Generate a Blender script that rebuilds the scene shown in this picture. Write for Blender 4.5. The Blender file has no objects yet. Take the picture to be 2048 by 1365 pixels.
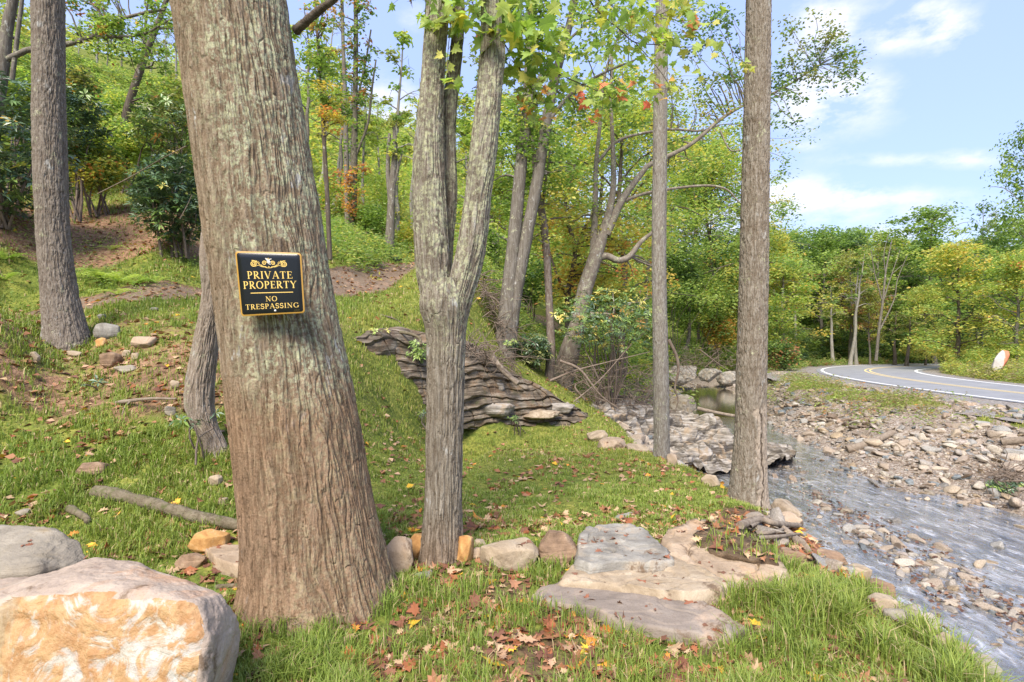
import bpy, bmesh, math
import numpy as np

# ---------------------------------------------------------------- camera, sky, sun, exposure
scene = bpy.context.scene
COL = scene.collection
EYE = 1.45
FPX = 1080.0
cam_d = bpy.data.cameras.new('camera'); cam = bpy.data.objects.new('camera', cam_d); COL.objects.link(cam)
cam.location = (0, 0, EYE); cam.rotation_euler = (math.radians(90), 0, 0)
cam_d.sensor_width = 36.0; cam_d.lens = 36.0 * FPX / 2048.0
cam_d.clip_start = 0.05; cam_d.clip_end = 6000
scene.camera = cam

SUN_EL, SUN_AZ = math.radians(48), math.radians(196)     # azimuth clockwise from +Y
world = bpy.data.worlds.new('World'); scene.world = world; world.use_nodes = True
def build_world():
    nt = world.node_tree; nt.nodes.clear(); N = nt.nodes.new; L = nt.links.new
    out = N('ShaderNodeOutputWorld'); bg = N('ShaderNodeBackground'); L(bg.outputs[0], out.inputs[0])
    bg.inputs['Strength'].default_value = 0.15
    sky = N('ShaderNodeTexSky'); sky.sky_type = 'NISHITA'; sky.sun_disc = False
    sky.sun_elevation = SUN_EL; sky.sun_rotation = SUN_AZ; sky.air_density = 1.0; sky.dust_density = 0.6; sky.ozone_density = 1.5
    tc = N('ShaderNodeTexCoord'); sep = N('ShaderNodeSeparateXYZ'); L(tc.outputs['Generated'], sep.inputs[0])
    def M(op, a, b=None, c=None, clamp=False):
        m = N('ShaderNodeMath'); m.operation = op; m.use_clamp = clamp
        for i, s in enumerate((a, b, c)):
            if s is None: continue
            if isinstance(s, (int, float)): m.inputs[i].default_value = s
            else: L(s, m.inputs[i])
        return m.outputs[0]
    yy = M('MAXIMUM', sep.outputs[1], 0.05)
    gx = M('DIVIDE', sep.outputs[0], yy); gz = M('DIVIDE', sep.outputs[2], yy)
    # cloud banks: direction, angular size, density
    blobs = [(.575, .605, .06, .05, 1.1), (.60, .57, .07, .05, .8), (.77, .60, .08, .055, 1.3), (.82, .57, .07, .035, .9), (.695, .555, .03, .02, 1.1),
             (.60, .44, .10, .05, 1.1), (.56, .46, .06, .07, .9), (.66, .47, .05, .03, .8),
             (-.23, .43, .06, .055, 1.2), (-.18, .40, .08, .05, .8), (-.18, .60, .03, .03, .7), (-.62, .50, .07, .04, 1.0), (-.83, .58, .04, .04, .8),
             (.34, .47, .10, .08, .4), (.52, .275, .14, .03, 1.0), (.66, .265, .2, .018, 1.0), (.74, .335, .14, .012, .9), (.85, .34, .05, .018, .9), (.55, .36, .03, .008, .6),
             (.6, .20, .6, .045, .85), (.2, .25, .3, .06, .9), (-.3, .25, .3, .06, .7)]
    tot = None
    for (a, b, sa, sb, w) in blobs:
        ex = M('POWER', M('DIVIDE', M('SUBTRACT', gx, a), sa), 2.0); ez = M('POWER', M('DIVIDE', M('SUBTRACT', gz, b), sb), 2.0)
        g = M('MULTIPLY', M('EXPONENT', M('MULTIPLY', M('ADD', ex, ez), -0.9)), w)
        tot = g if tot is None else M('ADD', tot, g)
    n1 = N('ShaderNodeTexNoise'); n1.inputs['Scale'].default_value = 11; n1.inputs['Detail'].default_value = 9; n1.inputs['Roughness'].default_value = .62
    mp = N('ShaderNodeMapping'); mp.inputs['Scale'].default_value = (1, 1, 2.1); L(tc.outputs['Generated'], mp.inputs[0]); L(mp.outputs[0], n1.inputs['Vector'])
    n2 = N('ShaderNodeTexNoise'); n2.inputs['Scale'].default_value = 2.2; n2.inputs['Detail'].default_value = 6; L(mp.outputs[0], n2.inputs['Vector'])
    front = M('MULTIPLY', tot, M('ADD', M('MULTIPLY', n1.outputs[0], 3.4), -1.25))
    dens = N('ShaderNodeMapRange'); dens.inputs[1].default_value = .1; dens.inputs[2].default_value = 1.0; L(front, dens.inputs[0])
    rear = N('ShaderNodeMapRange'); rear.inputs[1].default_value = .5; rear.inputs[2].default_value = .72; L(n2.outputs[0], rear.inputs[0])
    isb = N('ShaderNodeMapRange'); isb.inputs[1].default_value = .35; isb.inputs[2].default_value = .1; L(sep.outputs[1], isb.inputs[0])
    d2 = M('ADD', M('MULTIPLY', dens.outputs[0], 1.0), M('MULTIPLY', rear.outputs[0], isb.outputs[0]), clamp=True)
    d3 = M('MULTIPLY', d2, 0.86)
    # thin high veil that pales the blue
    veil = N('ShaderNodeMix'); veil.data_type = 'RGBA'; veil.inputs[0].default_value = VEIL
    L(sky.outputs[0], veil.inputs[6]); veil.inputs[7].default_value = VEILC
    mix = N('ShaderNodeMix'); mix.data_type = 'RGBA'; L(d3, mix.inputs[0]); L(veil.outputs[2], mix.inputs[6]); mix.inputs[7].default_value = CLOUDC
    L(mix.outputs[2], bg.inputs[0])
VEIL = 0.75; VEILC = (1.95, 2.5, 4.5, 1); CLOUDC = (3.65, 3.7, 4.1, 1)
build_world()
sun_d = bpy.data.lights.new('sun', 'SUN'); sun = bpy.data.objects.new('sun', sun_d); COL.objects.link(sun)
sun_d.energy = 3.9; sun_d.angle = math.radians(28); sun_d.color = (1.0, .91, .79)
sun.rotation_euler = (math.pi / 2 - SUN_EL, 0, math.pi - SUN_AZ + 0.0)
sun.location = (0, -20, 40)
scene.view_settings.view_transform = 'Standard'; scene.view_settings.look = 'None'
scene.view_settings.exposure = 1.08; scene.view_settings.gamma = 1.0
scene.render.engine = 'CYCLES'
scene.cycles.max_bounces = 6; scene.cycles.diffuse_bounces = 4; scene.cycles.glossy_bounces = 2; scene.cycles.transmission_bounces = 3; scene.cycles.transparent_max_bounces = 4

# ---------------------------------------------------------------- helpers
def rs(seed): return np.random.RandomState(seed)
def P(u, v, d): return np.array([(u - 1024.0) / FPX * d, d, EYE - (v - 682.5) / FPX * d])
def Zp(u, v, z):
    d = (EYE - z) * FPX / (v - 682.5); return P(u, v, d)

def _hash(ix, iy, iz, seed):
    h = (ix.astype(np.int64) * 73856093) ^ (iy.astype(np.int64) * 19349663) ^ (iz.astype(np.int64) * 83492791) ^ (seed * 2654435761 & 0x7fffffff)
    h = (h ^ (h >> 13)) * 1274126177 & 0x7fffffff
    h = (h ^ (h >> 16)) * 668265263 & 0x7fffffff
    return ((h ^ (h >> 15)) & 0xffff) / 65535.0
def vnoise(p, seed=0):
    p = np.asarray(p, float); f = np.floor(p); t = p - f; t = t * t * (3 - 2 * t); i = f.astype(np.int64)
    r = 0
    for dx in (0, 1):
        wx = t[..., 0] if dx else 1 - t[..., 0]
        for dy in (0, 1):
            wy = t[..., 1] if dy else 1 - t[..., 1]
            for dz in (0, 1):
                wz = t[..., 2] if dz else 1 - t[..., 2]
                r = r + wx * wy * wz * _hash(i[..., 0] + dx, i[..., 1] + dy, i[..., 2] + dz, seed)
    return r
def fbm(p, oct=4, seed=0, gain=.5):
    p = np.asarray(p, float); a = 1; s = 0; t = 0
    for k in range(oct):
        s = s + a * vnoise(p * (2.03 ** k) + k * 17.3, seed + k); t += a; a *= gain
    return s / t
def sm(a, b, x):
    t = np.clip((x - a) / (b - a), 0, 1); return t * t * (3 - 2 * t)
def norm(v):
    v = np.asarray(v, float); return v / np.maximum(np.linalg.norm(v, axis=-1, keepdims=True), 1e-9)

class MB:
    """collects vertices, faces and vertex colours and links them as one mesh object"""
    def __init__(s): s.V = []; s.L = []; s.S = []; s.C = []; s.n = 0
    def add(s, v, f, c=(1, 1, 1)):
        v = np.asarray(v, np.float32).reshape(-1, 3); f = np.asarray(f, np.int64)
        s.V.append(v); s.L.append((f + s.n).ravel()); s.S.append(np.full(len(f), f.shape[1], np.int64))
        c = np.asarray(c, np.float32)
        if c.ndim == 1: c = np.tile(c, (len(v), 1))
        s.C.append(c); s.n += len(v); return s
    def build(s, name, mat, parent=None, smooth=True, origin=None):
        V = np.concatenate(s.V); L = np.concatenate(s.L); S = np.concatenate(s.S); C = np.concatenate(s.C)
        if parent is not None: V = V - np.array(parent.location, np.float32)
        elif origin is not None: V = V - np.array(origin, np.float32)
        me = bpy.data.meshes.new(name)
        me.vertices.add(len(V)); me.vertices.foreach_set('co', V.ravel())
        me.loops.add(len(L)); me.loops.foreach_set('vertex_index', L.astype(np.int32))
        me.polygons.add(len(S)); st = np.concatenate(([0], np.cumsum(S)[:-1])).astype(np.int32)
        me.polygons.foreach_set('loop_start', st)
        me.polygons.foreach_set('use_smooth', np.full(len(S), smooth, bool))
        me.update(calc_edges=True)
        a = me.color_attributes.new('tint', 'FLOAT_COLOR', 'POINT')
        a.data.foreach_set('color', np.concatenate((C, np.ones((len(C), 1), np.float32)), 1).ravel())
        me.materials.append(mat)
        o = bpy.data.objects.new(name, me); COL.objects.link(o)
        if parent is not None: o.parent = parent
        elif origin is not None: o.location = origin
        return o

def tag(o, label=None, cat=None, group=None, kind=None):
    if label: o['label'] = label
    if cat: o['category'] = cat
    if group: o['group'] = group
    if kind: o['kind'] = kind
    return o
def thing(name, label, cat, loc=(0, 0, 0), group=None):
    o = bpy.data.objects.new(name, None); COL.objects.link(o); o.location = [float(x) for x in loc]; o.empty_display_size = .2
    return tag(o, label, cat, group)
def copy_tree(o, loc, rz=0, sc=1.0, label=None, group=None):
    c = o.copy(); COL.objects.link(c); c.location = [float(x) for x in loc]; c.rotation_euler = (0, 0, rz)
    c.scale = (sc, sc, sc) if not hasattr(sc, '__len__') else sc
    if label: c['label'] = label
    if group: c['group'] = group
    for ch in [x for x in o.children]:
        k = ch.copy(); COL.objects.link(k); k.parent = c
    return c

def spline(pts, n):
    """Catmull-Rom through rows of pts (any number of columns)"""
    p = np.asarray(pts, float); m = len(p)
    if m == 2: t = np.linspace(0, 1, n)[:, None]; return p[0] * (1 - t) + p[1] * t
    q = np.vstack((2 * p[0] - p[1], p, 2 * p[-1] - p[-2]))
    x = np.linspace(0, m - 1 - 1e-9, n); i = x.astype(int); t = (x - i)[:, None]
    a, b, c, d = q[i], q[i + 1], q[i + 2], q[i + 3]
    return .5 * (2 * b + (c - a) * t + (2 * a - 5 * b + 4 * c - d) * t * t + (3 * b - a - 3 * c + d) * t ** 3)

def tube(mb, pts, rad, seg=8, c=(1, 1, 1), cap=True, wob=0, seed=0):
    p = np.asarray(pts, float); n = len(p); r = np.broadcast_to(np.asarray(rad, float), (n,))
    t = norm(np.gradient(p, axis=0)); ref = np.array([0, 0, 1.0]) if abs(t[0, 2]) < .8 else np.array([1.0, 0, 0])
    a = norm(np.cross(t, ref)); b = np.cross(t, a)
    th = np.arange(seg) * 2 * math.pi / seg
    rr = r[:, None] * np.ones(seg)
    if wob: rr = rr * (1 + wob * (rs(seed).rand(n, seg) - .5))
    v = p[:, None, :] + rr[..., None] * (np.cos(th)[None, :, None] * a[:, None, :] + np.sin(th)[None, :, None] * b[:, None, :])
    i = np.arange(n - 1)[:, None] * seg; j = np.arange(seg)[None, :]; j2 = (j + 1) % seg
    f = np.stack((i + j, i + j2, i + seg + j2, i + seg + j), -1).reshape(-1, 4)
    v = v.reshape(-1, 3)
    mb.add(v, f, c)
    if cap:
        vv = np.vstack((v[-seg:], p[-1] + t[-1] * r[-1] * .5)); k = np.arange(seg)
        mb.add(vv, np.stack((k, (k + 1) % seg, np.full(seg, seg)), 1), c if np.ndim(c) == 1 else np.asarray(c)[-1])

def grid_faces(nr, nc, wrap=False):
    m = nc if wrap else nc - 1
    i = np.arange(nr - 1)[:, None] * nc; j = np.arange(m)[None, :]; j2 = (j + 1) % nc
    return np.stack((i + j, i + j2, i + nc + j2, i + nc + j), -1).reshape(-1, 4)

# ---------------------------------------------------------------- materials
class NT:
    def __init__(s, name):
        s.m = bpy.data.materials.new(name); s.m.use_nodes = True; s.t = s.m.node_tree; s.t.nodes.clear()
        s.out = s.t.nodes.new('ShaderNodeOutputMaterial')
    def N(s, t, **k):
        n = s.t.nodes.new(t)
        for a, b in k.items(): setattr(n, a, b)
        return n
    def L(s, a, b): s.t.links.new(a, b)
    def val(s, sock, x):
        if isinstance(x, (int, float)): sock.default_value = x
        elif isinstance(x, (tuple, list)): sock.default_value = tuple(x) + ((1,) if len(x) == 3 and len(sock.default_value) == 4 else ())
        else: s.L(x, sock)
    def coord(s, kind='Object', scale=(1, 1, 1), rot=(0, 0, 0)):
        tc = s.N('ShaderNodeTexCoord'); mp = s.N('ShaderNodeMapping'); mp.inputs['Scale'].default_value = scale; mp.inputs['Rotation'].default_value = rot
        s.L(tc.outputs[kind], mp.inputs[0]); return mp.outputs[0]
    def noise(s, vec, scale, detail=5, rough=.55, dist=0):
        n = s.N('ShaderNodeTexNoise'); n.inputs['Scale'].default_value = scale; n.inputs['Detail'].default_value = detail
        n.inputs['Roughness'].default_value = rough; n.inputs['Distortion'].default_value = dist; s.L(vec, n.inputs['Vector']); return n.outputs[0]
    def voro(s, vec, scale, feature='F1', out=0):
        n = s.N('ShaderNodeTexVoronoi', feature=feature); n.inputs['Scale'].default_value = scale; s.L(vec, n.inputs['Vector']); return n.outputs[out]
    def ramp(s, x, stops):
        n = s.N('ShaderNodeValToRGB'); e = n.color_ramp.elements
        while len(e) < len(stops): e.new(.5)
        for k, (p, c) in enumerate(stops): e[k].position = p; e[k].color = tuple(c) + (1,)
        s.L(x, n.inputs[0]); return n.outputs[0]
    def mix(s, f, a, b, mode='MIX'):
        n = s.N('ShaderNodeMix', data_type='RGBA', blend_type=mode); s.val(n.inputs[0], f); s.val(n.inputs[6], a); s.val(n.inputs[7], b); return n.outputs[2]
    def math(s, op, a, b=0.0, clamp=False):
        n = s.N('ShaderNodeMath', operation=op, use_clamp=clamp); s.val(n.inputs[0], a); s.val(n.inputs[1], b); return n.outputs[0]
    def rng(s, x, a, b, c=0., d=1.):
        n = s.N('ShaderNodeMapRange', interpolation_type='SMOOTHSTEP'); s.L(x, n.inputs[0])
        for k, q in enumerate((a, b, c, d)): n.inputs[k + 1].default_value = q
        return n.outputs[0]
    def attr(s, name='tint'):
        n = s.N('ShaderNodeAttribute', attribute_name=name); return n.outputs['Color']
    def sep(s, x):
        n = s.N('ShaderNodeSeparateColor'); s.L(x, n.inputs[0]); return n.outputs
    def sepv(s, x):
        n = s.N('ShaderNodeSeparateXYZ'); s.L(x, n.inputs[0]); return n.outputs
    def rand(s): return s.N('ShaderNodeObjectInfo').outputs['Random']
    def bump(s, h, dist=.01, strength=1.):
        n = s.N('ShaderNodeBump'); n.inputs['Distance'].default_value = dist; n.inputs['Strength'].default_value = strength; s.L(h, n.inputs['Height']); return n.outputs[0]
    def bsdf(s, col, rough=.85, bump=None, spec=.3, metal=0.):
        n = s.N('ShaderNodeBsdfPrincipled'); s.val(n.inputs['Base Color'], col); s.val(n.inputs['Roughness'], rough)
        n.inputs['Specular IOR Level'].default_value = spec; n.inputs['Metallic'].default_value = metal
        if bump is not None: s.L(bump, n.inputs['Normal'])
        s.L(n.outputs[0], s.out.inputs[0]); return n

def mat_leaf(name, trans=.5, rough=.5, spec=.35):
    t = NT(name); c = t.attr()
    p = t.N('ShaderNodeBsdfPrincipled'); t.L(c, p.inputs['Base Color']); p.inputs['Roughness'].default_value = rough; p.inputs['Specular IOR Level'].default_value = spec
    tr = t.N('ShaderNodeBsdfTranslucent'); t.L(t.mix(1.0, c, (1.25, 1.3, .7), 'MULTIPLY'), tr.inputs[0])
    mx = t.N('ShaderNodeMixShader'); mx.inputs[0].default_value = trans; t.L(p.outputs[0], mx.inputs[1]); t.L(tr.outputs[0], mx.inputs[2]); t.L(mx.outputs[0], t.out.inputs[0])
    return t.m
M_LEAF = mat_leaf('leaf'); M_GLOSSY_LEAF = mat_leaf('glossy_leaf', .12, .32, .5); M_DRY = mat_leaf('dry_leaf', .15, .7, .2); M_GRASS = mat_leaf('grass_blade', .35, .5, .3)

def mat_bark(name, base, light, dark, lich=0., mud_z=None, fz=6., fx=55., mud=(.20, .135, .085), moss=0., bumpd=.006, lich_side=None, rings=0., scar=False):
    """furrowed bark: long vertical cracks, pale plates, lichen patches and, low down, dried flood mud"""
    t = NT(name); v = t.coord('Object', (fx, fx, fz)); raw = t.coord('Object')
    n = t.noise(v, 1.0, 7, .62, .6); fine = t.noise(raw, 90, 4, .6); big = t.noise(raw, 3.2, 4, .6)
    sc_ = .60; base, light = tuple(x * sc_ for x in base), tuple(x * sc_ * 1.05 for x in light)
    dash = t.noise(t.coord('Object', (fx * 1.3, fx * 1.3, fx * .35)), 1.0, 5, .65, .3)
    col = t.ramp(n, [(.36, dark), (.46, base), (.57, light)]); col = t.mix(t.rng(dash, .42, .60, 0, .55), t.mix(.35, col, dark), col)
    col = t.mix(t.rng(big, .35, .7), col, t.mix(.55, col, base)); col = t.mix(t.rng(fine, .35, .7, 0, .45), col, light)
    if rings:
        rn = t.noise(t.coord('Object', (1.2, 1.2, 9)), 1., 4, .6); col = t.mix(t.rng(rn, .52, .66, 0, rings), col, dark)
    if lich:
        ln = t.noise(raw, 6.5, 7, .72); l2 = t.noise(raw, 34, 5, .7)
        f = t.math('MULTIPLY', t.rng(ln, .62 - lich * .15, .72 - lich * .15), t.rng(l2, .44, .56))
        if lich_side is not None:
            sx = t.sepv(raw); f = t.math('MULTIPLY', f, t.rng(t.math('ADD', sx[0], t.math('MULTIPLY', sx[2], lich_side[2])), lich_side[0], lich_side[1]))
        col = t.mix(f, col, t.ramp(l2, [(.35, (.20, .21, .15)), (.5, (.34, .35, .25)), (.68, (.46, .45, .27))]))
        wp = t.noise(t.coord('Object', (1, 1, .45)), 9, 5, .65); wf = t.rng(wp, .62, .68, 0, .75)
        col = t.mix(wf, col, (.42, .42, .40))
    if moss:
        mn = t.noise(raw, 14, 5, .7); col = t.mix(t.rng(mn, .5, .68, 0, moss), col, (.07, .085, .025))
    if mud_z is not None:
        z = t.sepv(raw)[2]; zz = t.math('ADD', z, t.math('MULTIPLY', big, .35))
        f = t.rng(zz, mud_z + .33, mud_z + .0, 0, 1); f = t.math('MULTIPLY', f, t.rng(n, .25, .6, 1., .72))
        mc = t.mix(t.rng(n, .3, .65), tuple(x * .55 for x in mud), tuple(x * 1.25 for x in mud)); mc = t.mix(t.rng(fine, .4, .65, 0, .4), mc, tuple(x * 1.7 for x in mud))
        col = t.mix(t.math('MULTIPLY', f, .9), col, mc)
    if scar:
        q = t.sepv(raw); e = t.math('MULTIPLY', t.math('SUBTRACT', big, .5), .35); sf = t.math('MULTIPLY', t.rng(t.math('ADD', q[0], e), .0, .025), t.math('MULTIPLY', t.rng(t.math('ADD', q[2], e), 1.15, 1.08), t.rng(t.math('ADD', q[2], e), .02, .12)))
        vl = t.rng(t.math('ABSOLUTE', t.math('SUBTRACT', t.math('ADD', q[0], t.math('MULTIPLY', e, .6)), .075)), .004, .014, 1, 0); col = t.mix(t.math('MULTIPLY', sf, .85), col, t.mix(vl, (.36, .30, .24), (.05, .035, .025)))
    crk = t.sep(t.attr())[1]; col = t.mix(t.math('MULTIPLY', t.math('SUBTRACT', 1.0, crk), .72, True), col, tuple(x * .7 for x in dark))
    h = t.math('ADD', t.math('MULTIPLY', n, 1.6), t.math('ADD', t.math('MULTIPLY', fine, .5), t.math('MULTIPLY', dash, .8)))
    t.bsdf(col, .92, t.bump(h, bumpd), .15); return t.m

def mat_rock(name, stops, scale=3., strata=0., bumpd=.02, stain=None, vec_rot=(0, 0, 0), per_obj=False, moss=0., soil=0., crack=0.):
    t = NT(name); raw = t.coord('Object', rot=vec_rot); n = t.noise(raw, scale, 8, .62, .4); fine = t.noise(raw, scale * 14, 5, .65)
    col = t.ramp(n, stops)
    if per_obj:
        r = t.rand(); tintc = t.ramp(r, [(0, (.30, .245, .19)), (.18, (.40, .34, .26)), (.36, (.25, .235, .215)), (.5, (.46, .42, .35)), (.62, (.22, .165, .12)), (.76, (.36, .28, .185)), (.88, (.20, .225, .235)), (1., (.42, .38, .34))])
        tintc.node.color_ramp.interpolation = 'CONSTANT'
        col = t.mix(.55, col, t.mix(1., tintc, t.mix(t.rng(n, .3, .7), (.75, .75, .75), (1.25, 1.25, 1.25)), 'MULTIPLY'))
    h = t.math('ADD', n, t.math('MULTIPLY', fine, .25))
    if strata:
        sv = t.coord('Object', (1.2, 1.2, 26), vec_rot); sn = t.noise(sv, 1., 6, .6, .3)
        col = t.mix(t.rng(sn, .42, .56, .0, strata), col, t.mix(1., col, (.42, .40, .37), 'MULTIPLY')); h = t.math('ADD', h, t.math('MULTIPLY', sn, 1.2))
    col = t.mix(t.rng(fine, .55, .75, 0, .35), col, t.mix(1., col, (.55, .53, .5), 'MULTIPLY'))
    if stain:
        s2 = t.noise(raw, scale * .8 + .7, 6, .6, .8); col = t.mix(t.rng(s2, .5, .66, 0, .85), col, stain)
    if moss:
        m2 = t.noise(raw, scale * 1.6, 6, .7); col = t.mix(t.rng(m2, .55, .7, 0, moss), col, (.06, .075, .02))
    if soil:
        m3 = t.noise(raw, scale * .55 + .9, 7, .72, .4); col = t.mix(t.rng(m3, .60 - soil * .14, .68 - soil * .14, 0, .92), col, t.mix(fine, (.07, .045, .028), (.22, .15, .095)))
    if crack:
        wv = t.mix(.16, raw, t.N('ShaderNodeTexNoise').outputs['Color']); cv = t.voro(wv, scale * .55, 'DISTANCE_TO_EDGE'); cr = t.math('MULTIPLY', t.rng(cv, .002, .010, 1, 0), t.rng(n, .5, .56)); col = t.mix(t.math('MULTIPLY', cr, .8 * crack), col, (.07, .05, .035)); h = t.math('SUBTRACT', h, t.math('MULTIPLY', cr, .6))
    spk = t.noise(raw, scale * 45, 3, .7); col = t.mix(t.rng(spk, .52, .7, 0, .45), col, t.mix(1., col, (.5, .47, .43), 'MULTIPLY')); h = t.math('ADD', h, t.math('MULTIPLY', spk, .14))
    t.bsdf(col, .85, t.bump(h, bumpd), .25); return t.m
# ---------------------------------------------------------------- terrain
WZ = -1.9
CP = []
def zc(u, v, z): CP.append(Zp(u, v, z))
def dc(u, v, d): CP.append(P(u, v, d))
for a in [(600,1365,0),(1100,1365,0),(1500,1365,-.02),(1250,1200,0),(1000,1150,0),(640,1235,0),(480,1300,.02),(450,1110,.03),(300,1060,.1),(100,1040,.15),
          (1000,1060,-.03),(1150,1040,-.05),(700,980,.1),(800,1000,.02),(1000,950,-.15),(1200,950,-.2),(1000,900,-.22),(1000,850,-.3),(900,850,-.25),(1130,850,-.42),
          (1180,868,-.48),(1290,905,-.5),(1322,920,-.45),(1430,965,-.4),(1500,1015,-.3),(1560,1035,-.3),(1600,1080,-.25),(1700,1160,-.15),(1800,1230,-.12),(1950,1340,-.1)]: zc(*a)
for a in [(840,832,9.6),(760,770,8.9),(700,712,8.5),(720,850,6.5),(760,900,6.2),(720,780,7.5),(700,950,5.2),(930,845,11.2),(1030,842,11.8),
          (760,650,10.2),(840,645,11.4),(930,675,12.3),(1000,722,13),(1110,783,13.6),
          (760,620,11),(800,600,12.5),(950,590,14),(700,590,12),(700,572,13.3),(770,548,16),(825,530,19),(700,500,18),(650,520,15),(960,568,15),(1000,690,14.3),(1050,740,14.2),
          (1200,810,15),(1100,742,17),(1120,772,16.5),(1200,790,19),(1300,772,28),(1250,792,22),(1000,600,18),(950,520,24),(1050,640,24),(1200,700,30),
          (0,650,6),(0,622,8),(0,900,4.8),(0,800,5.3),(100,870,4.9),(100,780,5.8),(115,690,7),(300,720,6.3),(300,640,7.6),(300,850,5.1),(430,880,4.9),(200,940,4.5),(450,960,4.4),
          (200,609,8.5),(400,601,9.4),(540,592,10.8),(0,600,9.6),(200,590,9.8),(400,584,10.6),(200,560,10.6),(200,500,11.6),(200,480,12.2),(0,450,10.5),(350,450,13),(200,400,15),(0,380,14),
          (450,500,14),(560,520,15),(300,280,26),(100,150,32),(330,170,60),(0,100,50),(700,450,34),(700,400,55),(560,360,34),(900,480,50),(1050,600,40)]: dc(*a)
CP += [np.array(p, float) for p in [(0,0,-.02),(-3,0,.15),(3,0,-.4),(0,-4,0),(-4,-4,.6),(4,-5,-.5),(-2,2.2,.05),(-3.2,3,.2),(-5,0,1),(-8,3,2.6),(-10,5,3.4),(-15,10,8),(-20,0,11),(-15,-10,7),(0,-15,.2),
   (5.5,7,-2.2),(7,8,-2.2),(9,10,-2.05),(6.5,12.5,-2.2),(7.2,15,-2.2),(8.4,17,-2.1),(8.8,19,-2.1),(9.8,25,-2.15),(11.5,31,-2.1),(14,37,-2.0),(7,5,-2.2),(6,1,-2.2),(9,4,-2.1),(8,-4,-2.2),(6,-12,-2.2),(10,0,-2.1),
   (3.9,4.6,-1.5),(4.4,5.8,-1.75),(4.6,7.5,-1.8),(4.7,9.4,-1.8),(4.6,11.2,-1.85),(4.4,13.2,-1.75),(4,2,-1.6),(4.2,-3,-1.7),(3.2,6.2,-.8),
   (3.2,15,-.9),(5,17,-1.6),(5.5,20,-1.5),(6.5,24,-1.5),(7.5,30,-1.4),(9,36,-1.3),(12,43,-1.2),(18,44,-1.1),(6,36,-.5),(3,24,-.2),
   (10,10.6,-1.86),(9.7,12,-1.86),(9.2,12.8,-1.86),(8.9,14.1,-1.86),(9.5,16,-1.86),(10,19.3,-1.86),(11,23,-1.84),(12.4,26,-1.8),(14.2,31,-1.8),(12,8,-1.8),(13,3,-1.8),(13,-5,-1.8),
   (11.8,12.4,-1.5),(13.3,14,-1.1),(14.2,14.6,-.8),(11,14.4,-1.45),(12.6,16.4,-1.1),(13.2,17.2,-.8),(10.7,17,-1.5),(12.2,20,-1.1),(13.5,21.6,-.8),(12,23.5,-1.3),(13.4,27,-1.0),(17,33.5,-.8),(17.5,38,-.9),
   (15,10,-.9),(16,12,-.8),(16,4,-.85),(15.5,-6,-.85),(16,18,-.76),(18,10,-.75),(21,22,-.75),(21,12,-.75),(20,0,-.75),(18,-20,-.75),(22,28,-.75),(24,35,-.75),(28,42,-.75),(32,46,-.75),(40,48,-.75),(60,48,-.75),
   (24.5,20,-.72),(26,28,-.6),(30,34,-.5),(35,38,-.55),(26,10,-.6),(35,25,-.4),(50,38,-.4),(22,50,-.75),(30,56,-.7),(20,60,-.65),(14,52,-.6),(10,62,0),(45,60,-.5),(60,60,-.5),(80,40,0),(80,0,1),
   (0,60,8),(0,40,3.2),(8,48,.2),(30,90,1.5),(60,100,3),(100,80,3),(20,100,5),(60,150,16),(20,150,24),(120,130,10),(-15,100,36),(-60,60,40),(-100,100,62),(-60,0,36),(-150,0,80),(-150,-80,70),(-100,200,90),(30,260,60),(150,250,40),(250,100,25),(150,0,10),
   (200,-150,20),(0,-60,3),(0,-200,20),(-80,-80,30),(0,600,120),(-500,300,160),(600,300,60),(500,-400,50),(-400,-500,90),(100,-700,60),(0,1500,100),(-1500,0,120),(1500,0,70),(0,-1500,60)]]
CP = np.array(CP)
def _warp(x, y):
    r = np.hypot(x, y) + 1e-9; k = np.log1p(r / 1.5) / r; return np.stack((x * k, y * k), -1)
_W = _warp(CP[:, 0], CP[:, 1]); _n = len(CP)
def _ker(d2): return .5 * d2 * np.log(np.maximum(d2, 1e-12))
def _solve():
    K = _ker(((_W[:, None] - _W[None]) ** 2).sum(-1)) + np.eye(_n) * 2e-4
    Pm = np.hstack((np.ones((_n, 1)), _W)); A = np.zeros((_n + 3, _n + 3)); A[:_n, :_n] = K; A[:_n, _n:] = Pm; A[_n:, :_n] = Pm.T
    return np.linalg.solve(A, np.concatenate((CP[:, 2], np.zeros(3))))
_S = _solve()
def G0(x, y):
    x = np.asarray(x, float); y = np.asarray(y, float); sh = x.shape; w = _warp(x.ravel(), y.ravel()); o = np.empty(len(w))
    for a in range(0, len(w), 20000):
        q = w[a:a + 20000]; o[a:a + 20000] = _ker(((q[:, None] - _W[None]) ** 2).sum(-1)) @ _S[:_n] + _S[_n] + q @ _S[_n + 1:]
    return o.reshape(sh)

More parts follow.
